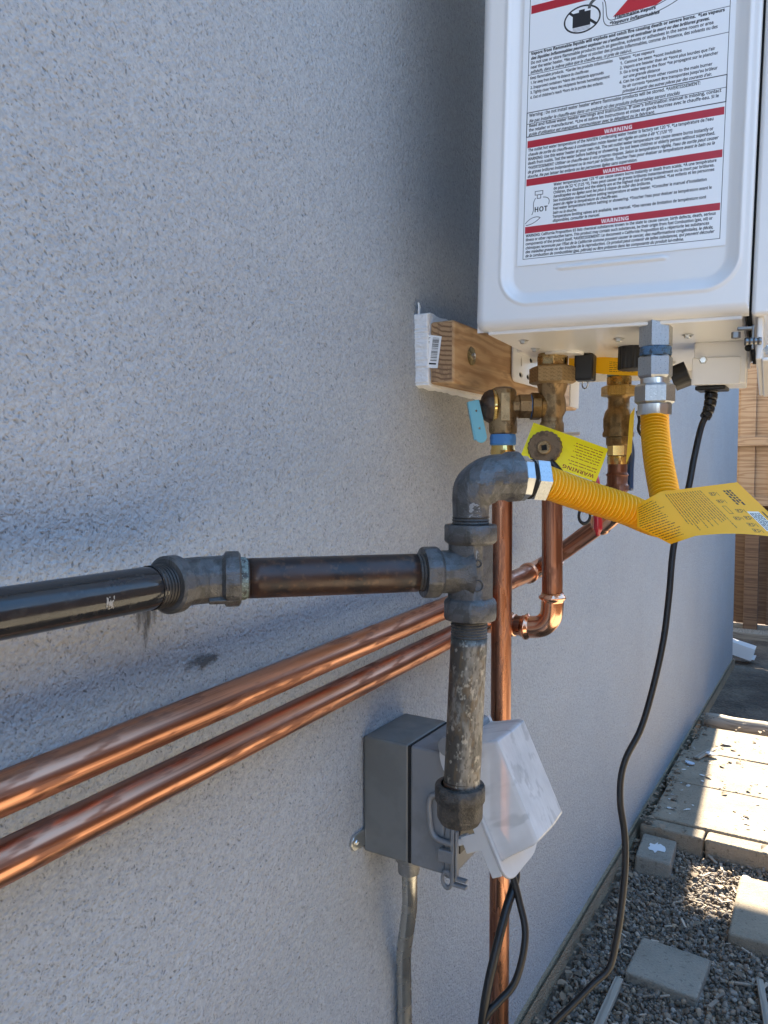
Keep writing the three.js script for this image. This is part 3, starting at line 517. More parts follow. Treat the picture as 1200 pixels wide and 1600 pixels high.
// ------------------------------------------------------------ water heater
const heater = thing('water_heater', 'white wall mounted tankless water heater with a red and black warning label', 'water heater', [0.84, 1.2555, 0.134]);
heater.rotation.set(0.02, 0.0785, 0, 'YXZ');
{
  const W = 0.44, D = 0.287, H = 0.72, h = (name, geo, mat, parent = heater, label) => { const m = raw(name, geo, mat, parent); if (label) m.userData.label = label; return m; };
  h('cabinet', box(0.008, 0.0015, -0.006, W, H, D - 0.002, 0.01), mWhite);
  // pressed side panel: rolled edges and a recessed field
  const rr = 0.013, sd = (z, y, z0, y0, z1, y1, r) => { const cx = (z0 + z1) / 2, cy = (y0 + y1) / 2, qx = Math.abs(z - cx) - (z1 - z0) / 2 + r, qy = Math.abs(y - cy) - (y1 - y0) / 2 + r; return Math.min(Math.max(qx, qy), 0) + Math.hypot(Math.max(qx, 0), Math.max(qy, 0)) - r; };
  const prof = (z, y) => {
    const d = Math.max(0, -sd(z, y, -0.0085, 0, D + 0.06, H, 0.014)), d2 = Math.max(0, D - z), re = 0.004; let x = d < rr ? rr - Math.sqrt(Math.max(0, rr * rr - (rr - d) * (rr - d))) : 0; if (d2 < re) x = Math.max(x, re - Math.sqrt(Math.max(0, re * re - (re - d2) * (re - d2))));
    const s = sd(z, y, 0.0235, 0.028, 0.276, H - 0.03, 0.034);
    x += 0.0052 * smooth(0, -0.0145, s) - 0.0012 * (smooth(0.004, 0, s) - smooth(0, -0.004, s));
    const q = sd(z, y, 0.0885, 0.0640, 0.2045, 0.0675, 0.0017); x -= 0.0016 * smooth(0.0012, -0.001, q);
    return x;
  };
  const axis = (segs) => { const a = []; for (const [p, q, n] of segs) for (let i = 0; i < n; i++) a.push(lerp(p, q, i / n)); a.push(segs[segs.length - 1][1]); return a; };
  const zs = axis([[-0.0085, 0.015, 22], [0.015, 0.07, 46], [0.07, 0.22, 50], [0.22, 0.272, 42], [0.272, D - 0.005, 8], [D - 0.005, D, 10]]), ys = axis([[0, 0.015, 14], [0.015, 0.085, 64], [0.085, H - 0.08, 30], [H - 0.08, H, 50]]);
  const P = [], I = [];
  for (const y of ys) for (const z of zs) P.push(prof(z, y), y, z);
  const nz = zs.length; for (let j = 0; j < ys.length - 1; j++) for (let i = 0; i < nz - 1; i++) { const a = j * nz + i, b = a + nz; I.push(a, a + 1, b, b, a + 1, b + 1); }
  const sg = new THREE.BufferGeometry(); sg.setAttribute('position', new THREE.Float32BufferAttribute(P, 3)); sg.setIndex(I); sg.computeVertexNormals();
  const side = h('side_panel', sg, mWhite);
  h('front_cover', box(0.0005, -0.002, D + 0.0022, W + 0.002, H + 0.002, 0.352, 0.0045), mWhite);
  h('seam', box(0.006, 0.003, D - 0.003, W - 0.004, H - 0.002, D + 0.006), mGap);
  // warning label
  const LW = 0.2208, y0 = 0.0722, y1 = 0.402, lt = canvasTex(1200, 1792, (x, CW, CH) => {
    const mm = CW / (LW * 1000), Y = (y) => (y1 - y) * 1000 * mm, X = (z) => (z - 0.0412) * 1000 * mm;
    x.fillStyle = '#eceef0'; x.fillRect(0, 0, CW, CH);
    const ink = '#1b1b1d', red = '#b3192d', L = X(0.0479), Rr = X(0.2564);
    x.strokeStyle = ink; x.lineWidth = 3; x.strokeRect(L, Y(0.3965), Rr - L, Y(0.0797) - Y(0.3965));
    const bar = (ya, yb, t) => { x.fillStyle = red; x.fillRect(L + 8, Y(ya), Rr - L - 14, Y(yb) - Y(ya)); if (t) { x.fillStyle = '#f4f4f4'; x.font = 'bold 33px sans-serif'; x.textAlign = 'center'; x.textBaseline = 'middle'; x.fillText('WARNING', L + (Rr - L) * 0.49, (Y(ya) + Y(yb)) / 2 + 1); } };
    const text = (s, X0, Y0, size, maxW, style = '') => { x.fillStyle = ink; x.textAlign = 'left'; x.textBaseline = 'alphabetic'; x.font = style + ' ' + size + 'px sans-serif'; const w = x.measureText(s).width; x.save(); x.translate(X0, Y0); x.scale(Math.min(maxW ? maxW / w : 1, 1.12), 1); x.fillText(s, 0, 0); x.strokeStyle = ink; x.lineWidth = 1.6; x.strokeText(s, 0, 0); x.restore(); };
    const block = (lines, X0, Ya, Yb, size, fullW) => { const n = lines.length, p = (Yb - Ya) / n; lines.forEach((s, i) => { let st = ''; if (s[0] === '#') { st = 'bold'; s = s.slice(1); } if (s[0] === '~') { st += ' italic'; s = s.slice(1); } const f = s.match(/^\[([\d.]+)\]/); let w = fullW; if (f) { w = fullW * +f[1]; s = s.slice(f[0].length); } text(s, X0, Ya + p * (i + 0.78), size, w, st); }); };
    bar(0.361, 0.352);
    // pictogram: crossed fuel can, fumes, flame, appliance
    x.lineWidth = 9; x.strokeStyle = ink; const cx = X(0.107), cy = Y(0.333); x.beginPath(); x.ellipse(cx, cy, 105, 76, 0, 0, 7); x.stroke();
    x.fillStyle = '#17171c'; x.fillRect(cx - 56, cy - 42, 105, 82); x.fillRect(cx - 20, cy - 56, 34, 18); x.fillStyle = '#8f8f92'; for (let i = 0; i < 4; i++) x.fillRect(cx - 54, cy + 40 + i * 7, 104, 3);
    x.lineWidth = 18; x.strokeStyle = '#555'; x.beginPath(); x.moveTo(cx + 40, cy - 52); x.quadraticCurveTo(cx + 45, cy - 96, cx + 100, cy - 106); x.stroke();
    x.lineWidth = 14; x.strokeStyle = ink; x.beginPath(); x.moveTo(cx - 74, cy - 50); x.lineTo(cx - 40, cy - 20); x.moveTo(cx + 40, cy + 8); x.lineTo(cx + 84, cy + 44); x.stroke();
    x.fillStyle = '#c4202c'; x.beginPath(); x.moveTo(cx + 180, cy + 30); x.lineTo(cx + 260, cy - 46); x.lineTo(cx + 240, cy - 110); x.lineTo(cx + 300, cy - 70); x.lineTo(cx + 310, cy - 140); x.lineTo(cx + 350, cy - 88); x.lineTo(cx + 400, cy - 150); x.lineTo(cx + 420, cy - 90); x.lineTo(cx + 480, cy - 128); x.lineTo(cx + 470, cy - 70); x.lineTo(cx + 540, cy - 96); x.lineTo(cx + 500, cy - 20); x.lineTo(cx + 420, cy + 20); x.closePath(); x.fill();
    x.lineWidth = 4; x.strokeStyle = ink; x.beginPath(); x.moveTo(cx + 110, cy - 100); x.bezierCurveTo(cx + 160, cy - 60, cx + 120, cy + 30, cx + 170, cy + 46); x.bezierCurveTo(cx + 300, cy + 44, cx + 420, cy + 52, cx + 620, cy - 64); x.moveTo(cx + 118, cy - 70); x.bezierCurveTo(cx + 130, cy, cx + 110, cy + 60, cx + 160, cy + 76); x.bezierCurveTo(cx + 320, cy + 90, cx + 470, cy + 60, cx + 560, cy + 8); x.stroke();
    x.fillStyle = '#6d6f72'; x.fillRect(cx + 560, cy - 200, 180, 190); x.fillStyle = '#4b4c4e'; x.fillRect(cx + 690, cy - 220, 70, 190); x.strokeRect(cx + 560, cy - 200, 180, 190); x.fillStyle = ink; x.beginPath(); x.ellipse(cx + 460, cy - 150, 60, 26, -0.3, 0, 7); x.fill();
    text('Flammable Vapors', cx + 190, cy + 42, 25, 230, 'bold'); text('*Vapeurs inflammables', cx + 160, cy + 72, 25, 280, 'bold italic');
    x.lineWidth = 3; x.strokeStyle = ink; x.strokeRect(L, Y(0.3107), Rr - L, Y(0.2852) - Y(0.3107));
    const FW = Rr - L - 40;
    block(['#Vapors from flammable liquids will explode and catch fire causing death or severe burns.  *Les vapeurs', '#~[0.93]des liquides inflammables peuvent exploser ou s\'enflammer et entraîner la mort ou des brûlures graves.', '[0.95]Do not use or store flammable products such as gasoline, solvents or adhesives in the same room or area', '[0.97]near the water heater. *Ne pas utiliser ni stocker des produits inflammables, comme de l\'essence, des solvants ou des', '~[0.55]adhésifs, dans la même pièce que le chauffe-eau, ni près de celui-ci.'], L + 14, Y(0.3107), Y(0.2855), 23, FW);
    block(['[1]Keep flammable products.  *Garder les produits inflammables', '[0.72] 1. Far away from boiler *à distance du chauffe-eau', '[0.9] 2. Inapproved containers *dans des récipients approuvés', '[0.97] 3. Tightly close *dans des récipients fermés hermétiquement', '[0.9] 4. Out of children\'s reach *hors de la portée des enfants.'], L + 12, Y(0.2842), Y(0.2575), 22, FW * 0.455);
    block(['[0.36]Vapors  *Les vapeurs', '[0.63] 1. Cannot be seen *sont invisibles', '[0.95] 2. Vapors are heavier than air *sont plus lourdes que l\'air', '[0.98] 3. Go a long way on the floor *se propagent sur le plancher', '~[0.42]     sur une grande distance', '[0.93] 4. Can be carried from other rooms to the main burner', '[0.98]     by air currents *peuvent être transportées jusqu\'au brûleur', '~[0.93]     principal à partir des autres pièces par des courants d\'air.'], L + FW * 0.50, Y(0.2845), Y(0.2445), 22, FW * 0.5);
    x.lineWidth = 5; x.strokeRect(L, Y(0.2435), Rr - L, Y(0.2167) - Y(0.2435)); x.lineWidth = 3; x.beginPath(); x.moveTo(L, Y(0.231)); x.lineTo(Rr, Y(0.231)); x.stroke();
    block(['[0.9]Warning : Do not install water heater where flammable products will be stored. *AVERTISSEMENT:', '~[0.8]Ne pas installer le chauffe-eau dans un endroit où des produits inflammables seront stockés'], L + 14, Y(0.2435), Y(0.2312), 25, FW);
    block(['Read and follow water heater warnings and instructions. If user\'s information manual is missing, contact', '[0.99]the retailer or manufacturer. *Lire et suivre les instructions et mises en garde fournies avec le chauffe-eau. Si le', '~[0.68]guide d\'utilisation est manquant, communiquer avec le détaillant ou le fabricant.'], L + 14, Y(0.231), Y(0.2168), 23, FW);
    bar(0.2121, 0.2043, 1);
    block(['[0.97]The outlet hot water temperature of the NAVIEN Condensing water heater is factory set 120 °F. *La température de l\'eau', '~[0.77]chaude de sortie du chauffe-eau à condensation mixte Navien est réglée en usine à 49 °C (120 °F)', '[0.97]WARNING: Use this water heater at your own risk. The set outlet water temperature can cause severe burns instantly or', '[0.98]death from scalds. Test the water before bathing or showering. Do not leave children or elderly person without supervised.', '~[0.995]*AVERTISSEMENT: Utiliser ce chauffe-eau à vos propres risques. Selon la température réglée, l\'eau de sortie peut causer', '~[0.98]de graves brûlures instantanément ou la mort par brûlures. Toucher l\'eau pour évaluer sa température avant le bain ou la', '~[0.6]douche. Ne pas laisser les enfants ou les personnes âgées sans supervision.'], L + 14, Y(0.2040), Y(0.1698), 23, FW);
    bar(0.1695, 0.1618, 1);
    const HX = L + FW * 0.165;
    block(['Water temperature over 125 °F can cause severe burns instantly or death from scalds. *À une température', '[0.99]de plus de 52 °C (125 °F), l\'eau peut causer de graves brûlures instantanément ou la mort par brûlures.', '[0.99]Children, the disabled and the elderly are at the highest risk of being scalded. *Les enfants et les personnes', '~[0.62]handicapées ou âgées sont les plus à risque de subir des brûlures.', '[0.95]See installation manual before setting temperature at water heater. *Consulter le manuel d\'installation', '~[0.42]avant de régler la température du chauffe-eau.', '[0.98]Feel water temperature before bathing or showering. *Toucher l\'eau pour évaluer sa température avant le', '~[0.16]bain ou la douche.', '[0.95]Temperature limiting valves are available, see manual. *Des vannes de limitation de température sont', '~[0.31]disponibles, consulter le manuel.'], HX, Y(0.1615), Y(0.1168), 22, FW * 0.84);
    // faucet, hand and HOT
    x.lineWidth = 4; x.strokeStyle = '#3a3a3d'; const fx = L + 92, fy = Y(0.1545); x.strokeRect(fx - 26, fy, 48, 22); x.strokeRect(fx - 12, fy + 22, 22, 22); x.beginPath(); x.moveTo(fx + 24, fy + 40); x.quadraticCurveTo(fx + 76, fy + 44, fx + 60, fy + 88); x.moveTo(fx - 22, fy + 40); x.bezierCurveTo(fx - 50, fy + 80, fx - 20, fy + 100, fx - 44, fy + 140); x.moveTo(fx - 84, fy + 190); x.bezierCurveTo(fx - 50, fy + 150, fx - 10, fy + 150, fx + 10, fy + 162); x.bezierCurveTo(fx - 20, fy + 190, fx - 50, fy + 200, fx - 80, fy + 200); x.stroke();
    x.fillStyle = '#111'; x.font = 'bold 42px sans-serif'; x.textAlign = 'left'; x.fillText('HOT', fx - 30, fy + 126);
    bar(0.1160, 0.1085, 1);
    block(['WARNING: California Proposition 65 lists chemical substances known to the state to cause cancer, birth defects, death, serious', '[0.985]illness or other reproductive harm. This product may contain such substances, be their origin from fuel Combustion (gas, oil) or', '[0.97]components of the product itself. *AVERTISSEMENT: Le document « California Proposition 65 » répertorie les substances', '~[0.99]chimiques reconnues par l\'État de la Californie comme pouvant causer le cancer, des malformations congénitales, le décès,', '~[0.995]des maladies graves ou des troubles de la reproduction. Ce produit peut contenir de telles substances, qui peuvent découler', '~[0.85]de la combustion de combustibles (gaz, pétrole) ou être présents dans les composants du produit lui-même.'], L + 14, Y(0.1080), Y(0.0805), 22, FW);
  });
  const xl = 0.0052 - 0.0007, lg = sheet(quad([xl, y0, 0.0412], [xl, y0, 0.262], [xl, y1, 0.262], [xl, y1, 0.0412]), 2, 2);
  h('warning_label', lg, MP({ map: lt, roughness: 0.4, clearcoat: 0.25, clearcoatRoughness: 0.25 }), side, 'white label of black print with red warning bars');
  // underside: pan, lips, screws
  h('bottom_plate', box(0.010, -0.0035, 0.006, W - 0.004, 0.001, D - 0.006, 0.0015), mWhitePlate);
  h('bottom_lip', box(W - 0.004, -0.016, 0.02, W - 0.001, 0.002, D - 0.01, 0.0012), mWhitePlate);
  const screw = (x, z, y = -0.004, n = V(0, -1, 0), r = 0.0042) => { const s = h('screw', orient(lathe([[r * 1.5, 0], [r * 1.5, 0.0008], [r, 0.001], [r * 0.95, 0.0034], [r * 0.5, 0.0042], [0.0001, 0.003]], 6, 0.3), V(x, y, z), n), mZinc); return s; };
  for (const [x, z] of [[0.085, 0.145], [0.085, 0.222], [0.06, 0.035], [0.13, 0.03], [0.2, 0.255], [0.32, 0.18], [0.40, 0.24], [0.28, 0.06], [0.19, 0.272]]) screw(x, z);
  // pipe stubs through the bottom
  const stub = (x, z, r, y, mat, name) => h(name, lathe([[r, y], [r, 0.002]], 30).translate(x, 0, z), mat);
  h('flange', lathe([[0.0001, -0.0065], [0.026, -0.0065], [0.027, -0.0055], [0.027, -0.003]], 30).translate(0.184, 0, 0.055), mWhitePlate);
  // black condensate cap
  const kn = []; for (let i = 0; i <= 48; i++) { const a = i / 48 * Math.PI * 2, q = 0.0165 + (i % 2 ? 0.0007 : 0); kn.push(new THREE.Vector2(Math.cos(a) * q, Math.sin(a) * q)); }
  const kg = new THREE.ExtrudeGeometry(new THREE.Shape(kn), { depth: 0.028, bevelEnabled: true, bevelSize: 0.001, bevelThickness: 0.001, bevelSegments: 1 }); kg.rotateX(Math.PI / 2); kg.translate(0.160, -0.0035, 0.150);
  h('black_cap', kg, mBlackPlastic);
  // junction box and its cover
  const jb = h('junction_box', box(0.150, -0.0545, 0.224, 0.215, -0.003, 0.283, 0.002), mWhitePlate);
  h('cover_plate', box(0.1475, -0.0555, 0.2225, 0.1503, -0.0225, 0.277, 0.001), mWhitePlate, jb);
  h('screw', orient(lathe([[0.005, 0], [0.0035, 0.003], [0.0001, 0.0034]], 6, 0.3), V(0.1475, -0.0255, 0.235), V(-1, 0, 0)), mZinc, jb);
  // pressed yellow caution print on the pan
  const yt = canvasTex(512, 160, (x, w, hh) => { const r = rng(3); x.fillStyle = '#ffc400'; x.fillRect(0, 0, w, hh); textBars(x, r, 270, 40, 210, 6, 17, 6, '#7a5200'); x.fillStyle = '#3a2a00'; x.fillRect(400, 12, 16, 12); x.fillRect(430, 10, 70, 14); });
  const yg = sheet((u, v) => V(0.235 + 0.003 * Math.sin(u * 5), lerp(-0.012, 0.012, v) * 1 - 0.006 - 0.014 * u - 0.003 * Math.sin(u * 3), 0.05 + 0.108 * u), 14, 2);
  h('caution_tag', yg, M({ map: yt, roughness: 0.5 }), heater, 'yellow caution tag hanging under the cabinet');
  // toggle latch on the seam
  const la = h('latch', box(-0.001, -0.016, 0.277, 0.006, -0.0128, 0.291, 0.0008), mDarkSteel);
  h('latch_spring', orient(lathe([[0.0035, 0], [0.0042, 0.002], [0.0035, 0.004], [0.0042, 0.006], [0.0035, 0.008], [0.0042, 0.010], [0.0035, 0.012], [0.0042, 0.014], [0.0035, 0.016]], 12, 0.3), V(0.001, -0.028, 0.284), V(0, 0, 1)), mDarkSteel, la);
  h('latch_arm', box(-0.001, -0.036, 0.2905, 0.003, -0.012, 0.293, 0.001), mDarkSteel, la);
  h('latch_bolt', orient(lathe([[0.0045, 0], [0.0045, 0.006], [0.0001, 0.007]], 6, 0.3), V(0.0, -0.018, 0.276), V(0, -1, 0)), mDarkSteel, la);
  h('bolt_hole', orient(lathe([[0.0001, 0], [0.0035, 0], [0.0035, 0.001]], 14), V(0.004, -0.034, 0.288), V(-1, 0, 0)), mGap, la);
  h('front_pan', box(0.012, -0.045, D + 0.008, W - 0.01, -0.001, D + 0.014, 0.002), mWhitePlate);
  h('front_pan_lip', box(0.012, -0.047, D + 0.014, W - 0.01, -0.043, D + 0.05, 0.0015), mWhitePlate);
  h('screw', orient(lathe([[0.0055, 0], [0.0042, 0.003], [0.0001, 0.004]], 6, 0.3), V(0.012, -0.035, D + 0.020), V(-1, 0, 0)), mZinc);
  // rear mounting bracket on the cleat (kept square to the cabinet)
  heater.updateMatrixWorld(true); const toHeater = heater.matrixWorld.clone().invert();
  const bs = new THREE.Shape(); bs.moveTo(1.145, 1.231); bs.lineTo(1.27, 1.231); bs.lineTo(1.27, 1.33); bs.lineTo(1.130, 1.33); bs.lineTo(1.130, 1.243); bs.quadraticCurveTo(1.130, 1.231, 1.145, 1.231);
  for (const [x, y, rx, ry] of [[1.210, 1.272, 0.0085, 0.0045], [1.163, 1.2435, 0.008, 0.0045], [1.196, 1.2435, 0.008, 0.0045], [1.164, 1.265, 0.0035, 0.009]]) { const p = new THREE.Path(); p.absellipse(x, y, rx, ry, 0, Math.PI * 2); bs.holes.push(p); }
  const bg = new THREE.ExtrudeGeometry(bs, { depth: 0.002, bevelEnabled: true, bevelSize: 0.0006, bevelThickness: 0.0006, bevelSegments: 1 });
  bg.translate(0, 0, 0.0585); const brk = h('mounting_bracket', bg.applyMatrix4(toHeater), mWhitePlate);
  h('bracket_hole', mergeGeometries([[1.210, 1.272, 0.0085, 0.0045], [1.163, 1.2435, 0.008, 0.0045], [1.196, 1.2435, 0.008, 0.0045]].map(([x, y, rx, ry]) => { const g = new THREE.CircleGeometry(1, 20); g.scale(rx, ry, 1); g.translate(x, y, 0.0583); return g; })).applyMatrix4(toHeater), mGap, brk);
  h('bracket_arm', box(0.31, 0.020, -0.06, 0.43, 0.028, 0.0, 0.001), mWhitePlate);
  h('lower_tab', box(0.395, -0.06, -0.006, 0.438, 0.0, -0.003, 0.001), mWhitePlate);
  const tb = h('side_tab', box(0.372, -0.060, 0.02, 0.432, -0.0035, 0.023, 0.001), mWhitePlate);
  h('control_box', box(0.190, -0.040, 0.068, 0.214, -0.004, 0.094, 0.003), mBlackPlastic);
  h('wire_clip', (() => { const t = new THREE.TorusGeometry(0.006, 0.0009, 6, 20); t.rotateY(0.9); t.translate(0.205, -0.044, 0.081); return t; })(), mZinc);
  h('sight_plug', (() => { const g = new THREE.CylinderGeometry(0.0165, 0.0165, 0.02, 4); g.rotateY(0.4); g.rotateX(1.2); g.translate(0.184, -0.040, 0.206); return g; })(), mBlackPlastic);
  h('slot', box(0.30, -0.0145, 0.160, 0.302, -0.0115, 0.185), mGap);
}

// ------------------------------------------------------------ near service valve with relief valve
{
  const v = thing('service_valve', 'brass service valve with a wide hex union under the heater, nearest the wall cleat', 'valve', [1.03, 1.09, 0.158]);
  const X = 1.03, Z = 0.158, T = (g) => g.translate(X, 0, Z);
  part(v, 'stub', T(lathe([[0.0188, 1.257], [0.0192, 1.2585], [0.0192, 1.278]], 36)), mBrassOld);
  part(v, 'sealant_tape', T(lathe([[0.0180, 1.2515], [0.0196, 1.2525], [0.0193, 1.255], [0.0198, 1.257], [0.0190, 1.2592]], 36)), mTape);
  part(v, 'collar', T(lathe([[0.016, 1.2345], [0.0198, 1.2345], [0.0205, 1.236], [0.0208, 1.247], [0.0200, 1.2515], [0.016, 1.2515]], 36)), brass([0.55, 0.40, 0.19], 221, 0.24));
  part(v, 'union_nut', orient(hexNut(0.0318, 0.0245, 0.1), V(X, 1.2098, Z), V(0, 1, 0), 0.22), mBrassTan);
  part(v, 'body', T(lathe([[0.0155, 1.140], [0.0165, 1.1415], [0.0165, 1.156], [0.0145, 1.159], [0.0148, 1.165], [0.0185, 1.172], [0.0192, 1.180], [0.0185, 1.188], [0.0165, 1.194], [0.0185, 1.2], [0.0210, 1.2098]], 36)), mBrassCast);
  const bd = V(-0.0355, 0, -0.058).normalize();   // towards the relief valve
  part(v, 'branch', orient(lathe([[0.016, 0.004], [0.0165, 0.016], [0.0188, 0.018], [0.0188, 0.029], [0.0165, 0.030], [0.014, 0.030]], 32), V(X, 1.1795, Z), bd), mBrassOld);
  part(v, 'lower_body', T(lathe([[0.0145, 1.085], [0.0165, 1.087], [0.0165, 1.098], [0.0185, 1.100], [0.0215, 1.106], [0.0225, 1.116], [0.0215, 1.127], [0.0182, 1.133], [0.0175, 1.14]], 36)), mBrassCast);
  part(v, 'handle_stem', T(box(-0.004, 1.138, -0.003, 0.034, 1.143, 0.020, 0.001).applyMatrix4(new THREE.Matrix4().makeRotationY(-1.0))), mZinc);
  const cc = V(0.958, 1.1205, 0.1735), cd = V(-0.93, -0.02, 0.18).normalize();
  part(v, 'drain_port', orient(lathe([[0.0125, 0], [0.0125, 0.05]], 28), cc.clone().addScaledVector(cd, -0.055), cd), mBrassCast);
  const lob = []; for (let i = 0; i < 96; i++) { const a = i / 96 * Math.PI * 2, q = 0.0200 + 0.0006 * Math.sin(a * 22); lob.push(new THREE.Vector2(Math.cos(a) * q, Math.sin(a) * q)); }
  const cg = new THREE.ExtrudeGeometry(new THREE.Shape(lob), { depth: 0.012, bevelEnabled: true, bevelSize: 0.0014, bevelThickness: 0.0014, bevelSegments: 2 }); cg.rotateX(-Math.PI / 2);
  const cap = part(v, 'drain_cap', orient(cg, cc.clone().addScaledVector(cd, -0.008), cd), brass([0.16, 0.105, 0.062], 231, 0.5, 0.6));
  part(cap, 'cap_boss', orient(lathe([[0.0088, 0], [0.0088, 0.003], [0.0076, 0.0042], [0.0056, 0.0042], [0.0052, 0.001], [0.0001, 0.001]], 28), cc.clone().addScaledVector(cd, 0.0052), cd), mBrassCast);
  part(cap, 'socket', orient(box(-0.0034, 0, -0.0034, 0.0034, 0.0008, 0.0034), cc.clone().addScaledVector(cd, 0.0064), cd, 0.3), mGap);
  // retaining strap with a finger ring
  const sp = sweep(spline([[0.955, 1.103, 0.182], [0.958, 1.090, 0.193], [0.962, 1.070, 0.206], [0.965, 1.050, 0.215], [0.9665, 1.043, 0.219]], 24), (l) => 0.0042 - 0.0016 * smooth(0.02, 0.06, l), 10);
  const rg = new THREE.TorusGeometry(0.0085, 0.0021, 10, 30); rg.scale(0.85, 1.15, 1); rg.rotateY(-1.05); rg.translate(0.9685, 1.0325, 0.2235);
  part(v, 'cap_strap', sp, mRubber); part(v, 'strap_ring', rg, mRubber);
  // red lever
  const lv = sweep(spline([[0.996, 1.100, 0.222], [0.993, 1.080, 0.230], [0.991, 1.050, 0.2335], [0.9905, 1.018, 0.235], [0.990, 1.006, 0.235]], 30), (l, i) => (0.0050 + 0.0008 * smooth(10, 26, i)) * (i > 28 ? 0.55 : i > 27 ? 0.85 : 1), 14);
  part(v, 'lever_handle', lv, MP({ color: [0.42, 0.012, 0.022], roughness: 0.28, clearcoat: 0.5 }));
}
{
  const v = thing('relief_valve', 'bronze pressure relief valve with a pale blue test lever', 'relief valve', [0.995, 1.11, 0.1]);
  const X = 0.995, Z = 0.1, yc = 1.1795, bd = V(-0.0355, 0, -0.058).normalize(), c = V(X, yc, Z);
  part(v, 'body', lathe([[0.0001, 1.2065], [0.010, 1.2060], [0.0165, 1.203], [0.0185, 1.197], [0.0185, 1.162], [0.0195, 1.158], [0.0195, 1.146], [0.0188, 1.1425], [0.016, 1.1405]].reverse(), 36).translate(X, 0, Z), mBrassCast);
  part(v, 'inlet', orient(lathe([[0.0135, 0], [0.0152, 0.012], [0.0152, 0.020], [0.0175, 0.022], [0.0175, 0.037], [0.014, 0.038]], 8, 0.3), c, bd.clone().negate(), 0.2), mBrassCast);
  part(v, 'sealant_tape', orient(lathe([[0.0150, 0], [0.0168, 0.001], [0.0168, 0.007], [0.0150, 0.008]], 28), c.clone().addScaledVector(bd, -0.036), bd.clone().negate()), mTape);
  part(v, 'name_plate', orient(box(-0.006, -0.019, 0, 0.006, 0.019, 0.0016, 0.0005), V(0,0,0), V(0, 1, 0)).applyMatrix4(new THREE.Matrix4().makeRotationY(-1.15)).translate(X - 0.0115 - 0.006, yc - 0.002, Z + 0.0135 - 0.005 + 0.002), mBrassTan);
  part(v, 'bonnet_ring', orient(lathe([[0.0185, 0.008], [0.0225, 0.010], [0.0238, 0.0115], [0.0238, 0.0145], [0.0225, 0.016]], 40), c, bd), mBrassBright);
  part(v, 'bonnet', orient(lathe([[0.0228, 0.0155], [0.0232, 0.019], [0.0195, 0.026], [0.0135, 0.030], [0.0085, 0.0315], [0.0085, 0.036], [0.0001, 0.0365]], 40), c, bd), brass([0.085, 0.062, 0.048], 241, 0.5, 0.4));
  part(v, 'sealant_tape', lathe([[0.0165, 1.1255], [0.0182, 1.1275], [0.0178, 1.132], [0.0183, 1.136], [0.0172, 1.1408]], 32).translate(X, 0, Z), mTape);
  part(v, 'outlet', lathe([[0.0145, 1.108], [0.0155, 1.1115], [0.0172, 1.114], [0.0172, 1.119], [0.0162, 1.121], [0.0160, 1.1258]], 32).translate(X, 0, Z), mBrassBright);
  // lever: a folded strip with a rolled edge and holes, hanging off the bonnet
  const s = new THREE.Shape(); s.moveTo(-0.007, 0.026); s.lineTo(0.007, 0.026); s.lineTo(0.0085, -0.024); s.quadraticCurveTo(0.008, -0.031, 0.001, -0.032); s.quadraticCurveTo(-0.006, -0.031, -0.0065, -0.024); s.closePath();
  for (const y of [0.012, -0.012]) { const p = new THREE.Path(); p.absarc(0.001, y, 0.0019, 0, Math.PI * 2); s.holes.push(p); }
  const lg = new THREE.ExtrudeGeometry(s, { depth: 0.0016, bevelEnabled: true, bevelSize: 0.0005, bevelThickness: 0.0005, bevelSegments: 1 });
  const m = new THREE.Matrix4().makeRotationFromEuler(new THREE.Euler(0.04, -1.0, 0.2, 'YXZ')).setPosition(0.9665, 1.1605, 0.0735);
  const lever = part(v, 'test_lever', mergeGeometries([lg.applyMatrix4(m).toNonIndexed(), box(-0.0088, -0.027, -0.009, -0.007, 0.026, 0.0012).applyMatrix4(m).toNonIndexed()]), M({ color: [0.17, 0.46, 0.60], roughness: 0.35, metalness: 0.2 }));
  part(v, 'lever_pin', sweep(line(c.clone().addScaledVector(bd, 0.034), c.clone().addScaledVector(bd, 0.046), 3), 0.0035, 12), M({ color: [0.3, 0.5, 0.58], roughness: 0.35, metalness: 0.4 }));
}
